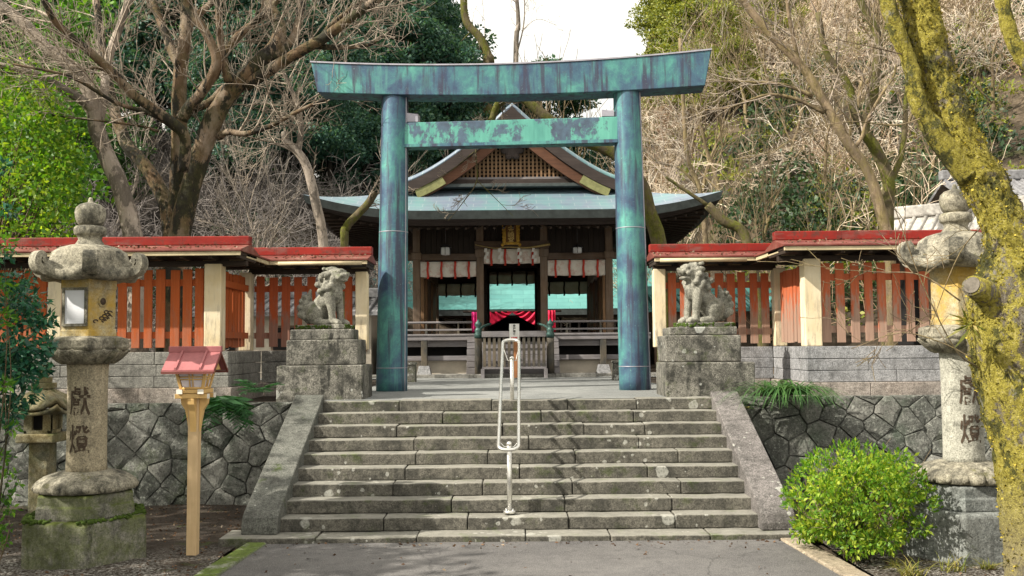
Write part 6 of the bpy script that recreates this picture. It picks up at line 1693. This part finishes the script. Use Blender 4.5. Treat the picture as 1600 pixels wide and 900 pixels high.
for px, D, sc in ((1075, 54, .62), (1095, 50, .6), (1120, 56, .7), (1085, 60, .8), (1060, 62, .6), (1002, 62, .42), (985, 66, .36), (1022, 58, .5), (1035, 66, .7), (1150, 60, .7), (1200, 66, .7), (1065, 50, .6), (1085, 47, .55), (1160, 44, .45), (1230, 48, .5), (1300, 56, .6), (1105, 45, .5), (1140, 48, .6), (1180, 54, .6), (1560, 48, .4), (1260, 62, .6), (1480, 60, .6)):
    spot(tD, px, D, sc*rt.uniform(.9, 1.1), rt.uniform(0, 6))

# bare trees scattered on the slopes
def bare(label, seed, H, mat, group):
    t = thing('bare_tree', label, 'tree', (0, 0, 0), group=group); m = MB(); rr = random.Random(seed)
    grow(m, (0, 0, -.3), (rr.uniform(-.15, .15), 0, 1), H*.6, .1, 3, rr, .12, .16, (0, 5, 5, 6), (.35, .8), .7, .008, .4, .3)
    m.build('trunk', MT[mat], t); return t
b1 = bare('grey leafless tree in the tangle of twigs on the left slope', 31, 7, 'bark_pale', 'leafless trees on the left slope')
b2 = bare('tan leafless tree in the sunlit brush on the right slope', 32, 6.5, 'bark_tan', 'leafless trees on the right slope')
for px, D, sc in ((330, 28, .7), (390, 31, .8), (440, 33, .9), (560, 36, .9), (480, 40, 1.0), (350, 38, 1.0), (150, 34, 1.0), (650, 40, .9), (720, 44, 1.0), (300, 44, 1.2), (420, 42, 1.1), (580, 44, 1.1)): spot(b1, px, D, sc, rt.uniform(0, 6))
for px, D, sc in ((1050, 33, .8), (1130, 36, .9), (1190, 31, .7), (1240, 36, .9), (1290, 33, .8), (1350, 38, 1), (1420, 34, .8), (1180, 42, 1.0), (1080, 44, 1.0), (1500, 36, .9), (1560, 33, .8), (1300, 46, 1.0), (920, 50, .9), (950, 44, .8), (905, 46, .8), (935, 52, .9), (965, 50, .9), (990, 46, .9), (925, 42, .7), (900, 48, 1.6), (930, 50, 1.75), (952, 47, 1.6), (872, 53, 1.7), (915, 46, 1.3), (1450, 46, 1.0), (1580, 44, 1.0), (1120, 50, 1.0), (1065, 29, .6), (1155, 29, .65), (1215, 28, .55), (1270, 28, .6), (1335, 29, .6), (1410, 28, .5), (1465, 30, .7), (1530, 28, .5), (1100, 39, .9), (1220, 40, 1.0), (1265, 41, .9), (1380, 43, 1.0), (1410, 40, .9), (1330, 35, .8), (1480, 41, 1.), (1540, 40, .9), (1010, 37, .7), (1030, 47, 1.0)): spot(b2, px, D, sc, rt.uniform(0, 6))

SHADOW_HOLLOW = ((1222, 33, 1.5), (1265, 31, 1.3), (1300, 30, .9), (1135, 33, 1.2), (1330, 32, 1.0), (1440, 30, 1.0), (1205, 40, 1.7), (1090, 36, 1.1), (1400, 36, 1.3), (1560, 31, 1.2), (1500, 36, 1.3), (1310, 42, 1.5))
GREEN = ((1290, 30, 1.1), (1345, 29, 1.0), (1540, 36, 1.6), (1575, 33, 1.4), (1490, 40, 1.6), (1250, 44, 1.6), (1180, 46, 1.7), (1120, 42, 1.3), (1380, 46, 1.5), (1450, 34, .9))
def free(x, y):
    px = 800+x/y*F
    return not any(abs(px-a) < r*F/D*.8 and D-6 < y < D+1 for a, D, r in SHADOW_HOLLOW+GREEN)
# brush: tangled twigs that read as one mass
def brush(name, label, mat, pts, seed, hs):
    protos = []; nr.random()
    for k in range(4):
        m = MB(); rr = random.Random(seed+k)
        for i in range(6): grow(m, (rr.uniform(-.4, .4), rr.uniform(-.4, .4), -.1), (rr.uniform(-1, 1), rr.uniform(-1, 1), .55), rr.uniform(1.2, 2.4), .016, 2, rr, .3, .02, (0, 5, 4), (.6, 1.4), .62, .0065)
        fs = np.array([f for f in m.f if len(f) == 4]); protos.append((np.array(m.v), fs))
    vs = []; fs = []; b = 0
    for (x, y) in pts:
        v, f = protos[nr.integers(0, 4)]; a = nr.uniform(0, 6.28); s = hs*nr.uniform(.6, 1.25)
        c, n = math.cos(a)*s, math.sin(a)*s
        q = np.stack([v[:, 0]*c-v[:, 1]*n+x, v[:, 0]*n+v[:, 1]*c+y, v[:, 2]*s+hh(x, y)], 1); vs.append(q); fs.append(f+b); b += len(v)
    tag(make(name, np.concatenate(vs), np.concatenate(fs), MT[mat]), label, 'brush', kind='stuff')
def scatter(n, pxr, Dr, ok=lambda x, y: True):
    out = []
    while len(out) < n:
        px = nr.uniform(*pxr); D = Dr[0]+(Dr[1]-Dr[0])*nr.random()**.8; x = X(px, D)
        if ok(x, D): out.append((x, D))
    return out
brush('undergrowth', 'tangled grey leafless twigs covering the slope behind the left fence', 'brush_grey', scatter(230, (60, 700), (23.5, 46), lambda x, y: y > 25 and (x < -8.4 or (x < -5.6 and y > 29.6) or y > 46) and mnoise.noise(V((x*.4, y*.4, 2))) > -.2), 50, 1.15)
brush('undergrowth', 'pale whitish bare twigs standing out on the right hillside', 'brush_white', scatter(60, (960, 1620), (25, 56), lambda x, y: (x > 6.8 or y > 40) and not (x > 7 and y < 25.5) and free(x, y)), 90, 1.3)
brush('undergrowth', 'brown bare twigs in the hollows of the right hillside', 'brush_brown', scatter(110, (960, 1620), (25, 56), lambda x, y: (x > 6.8 or y > 40) and not (x > 7 and y < 25.5) and free(x, y)), 95, 1.1)
brush('undergrowth', 'tangled tan leafless twigs covering the sunlit right hillside', 'brush_tan', scatter(130, (960, 1620), (25, 58), lambda x, y: (x > 6.4 or y > 40) and not (x > 7 and y < 25.5) and free(x, y) and mnoise.noise(V((x*.35, y*.35, 4))) > -.05), 60, 1.15)
def hillgreen():
    pts = scatter(520, (980, 1620), (24, 60), lambda x, y: x > 6.4 and mnoise.noise(V((x*.25, y*.25, 5))) > .05)
    cl = [(x, y, hh(x, y)+.1, nr.uniform(.3, .7)) for x, y in pts]
    for px, D, r in GREEN:
        x = X(px, D)
        for _ in range(16): a, b = x+nr.normal(0, r*.6), D+nr.normal(0, r*.6); cl.append((a, b, hh(a, b)+nr.uniform(.05, .35), r*nr.uniform(.25, .5)))
    v, f = cloud(cl, 150, .17, .5, .4, .5); tag(make('ground_cover', v, f, MT['leaf_lit']), 'patches of low green leaves on the sunlit right hillside', 'ground cover', kind='stuff')
    pts = scatter(130, (960, 1620), (26, 56), lambda x, y: x > 7 and y > 26 and mnoise.noise(V((x*.3, y*.3, 11))) > .12)
    cl = [(x, y, hh(x, y)+.4, nr.uniform(.5, 1.1)) for x, y in pts]
    for px, D, r in SHADOW_HOLLOW:  # dark bush clumps added to stand in for shadowy hollows in the brush
        x = X(px, D)
        for _ in range(9): a, b = x+nr.normal(0, r*.5), D+nr.normal(0, r*.5); cl.append((a, b, hh(a, b)+nr.uniform(.2, 1.0)*r, r*nr.uniform(.4, .7)))
    v, f = cloud(cl, 110, .2, .5, .4, .6); tag(make('ground_cover', v, f, MT['leaf_bush']), 'dark evergreen bushes between the tan twigs on the right hillside, some standing in for shadow hollows', 'ground cover', kind='stuff')
    pts = scatter(300, (60, 720), (24, 44), lambda x, y: (x < -6.2 or y > 46) and mnoise.noise(V((x*.25, y*.25, 8))) > .0)
    cl = [(x, y, hh(x, y)+.3, nr.uniform(.4, .9)) for x, y in pts]
    v, f = cloud(cl, 110, .2, .5, .4, .6); tag(make('ground_cover', v, f, MT['leaf_bush']), 'dark evergreen bushes low on the slope behind the left fence', 'ground cover', kind='stuff')
hillgreen()

# tall trees standing left of the photographer: their crowns shade the stairs and lanterns
tS = make_tree('shade_tree', 'tall leafy tree standing left of the path', 9, 11, 3.0, 'leaf_green', nc=34, per=90, L=.3, group='tall trees left of the path')
for i, (x, y, sc) in enumerate(SHADE):
    o = tS if i == 0 else copy_tree(tS); place(o, (x, y, -.1), i*1.3, sc)
# ================================================================ LIGHT, SKY, CAMERA
w = bpy.data.worlds.new('World'); S.world = w; w.use_nodes = True
nt = w.node_tree; sky = nt.nodes.new('ShaderNodeTexSky'); sky.sky_type = 'NISHITA'; sky.sun_disc = False
sky.sun_elevation = R(SUN_EL); sky.sun_rotation = R(SUN_ROT); sky.air_density = 1.0; sky.dust_density = 5.0; sky.ozone_density = 1.0
bg = nt.nodes['Background']; bg.inputs['Strength'].default_value = SKY_STR; 
# bright thin cloud over most of the sky
tc = nt.nodes.new('ShaderNodeTexCoord'); nz = nt.nodes.new('ShaderNodeTexNoise'); nz.inputs['Scale'].default_value = 2.2; nz.inputs['Detail'].default_value = 6
nt.links.new(tc.outputs['Generated'], nz.inputs['Vector'])
mr = nt.nodes.new('ShaderNodeMapRange'); mr.inputs[1].default_value = .3; mr.inputs[2].default_value = .55; mr.inputs[3].default_value = .45; mr.inputs[4].default_value = .95
nt.links.new(nz.outputs[0], mr.inputs[0])
mx = nt.nodes.new('ShaderNodeMix'); mx.data_type = 'RGBA'; nt.links.new(mr.outputs[0], mx.inputs[0]); nt.links.new(sky.outputs[0], mx.inputs[6]); mx.inputs[7].default_value = CLOUD
nt.links.new(mx.outputs[2], bg.inputs[0])
sl = bpy.data.lights.new('sun', 'SUN'); sl.energy = SUN_STR; sl.angle = R(.6); sl.color = (1, .93, .8)
so = bpy.data.objects.new('sun', sl); COL.objects.link(so)
dirs = V((math.sin(R(SUN_ROT))*math.cos(R(SUN_EL)), math.cos(R(SUN_ROT))*math.cos(R(SUN_EL)), math.sin(R(SUN_EL))))
so.rotation_euler = dirs.to_track_quat('Z', 'Y').to_euler(); so.location = (-20, -10, 30)
cam = bpy.data.cameras.new('camera'); cam.sensor_width = 36; cam.lens = 36*F/1600; cam.clip_end = 600; cam.clip_start = .05
co = bpy.data.objects.new('camera', cam); COL.objects.link(co)
Mx = Matrix((RT, UP, -FWD)).transposed().to_4x4(); Mx.translation = CAM; co.matrix_world = Mx
S.camera = co
vs = S.view_settings; vs.view_transform = 'Standard'; vs.look = 'None'; vs.gamma = 1; vs.exposure = EXPO; vs.use_curve_mapping = False
S.cycles.max_bounces = 6; S.cycles.diffuse_bounces = 3; S.cycles.transparent_max_bounces = 4; S.cycles.use_denoising = True
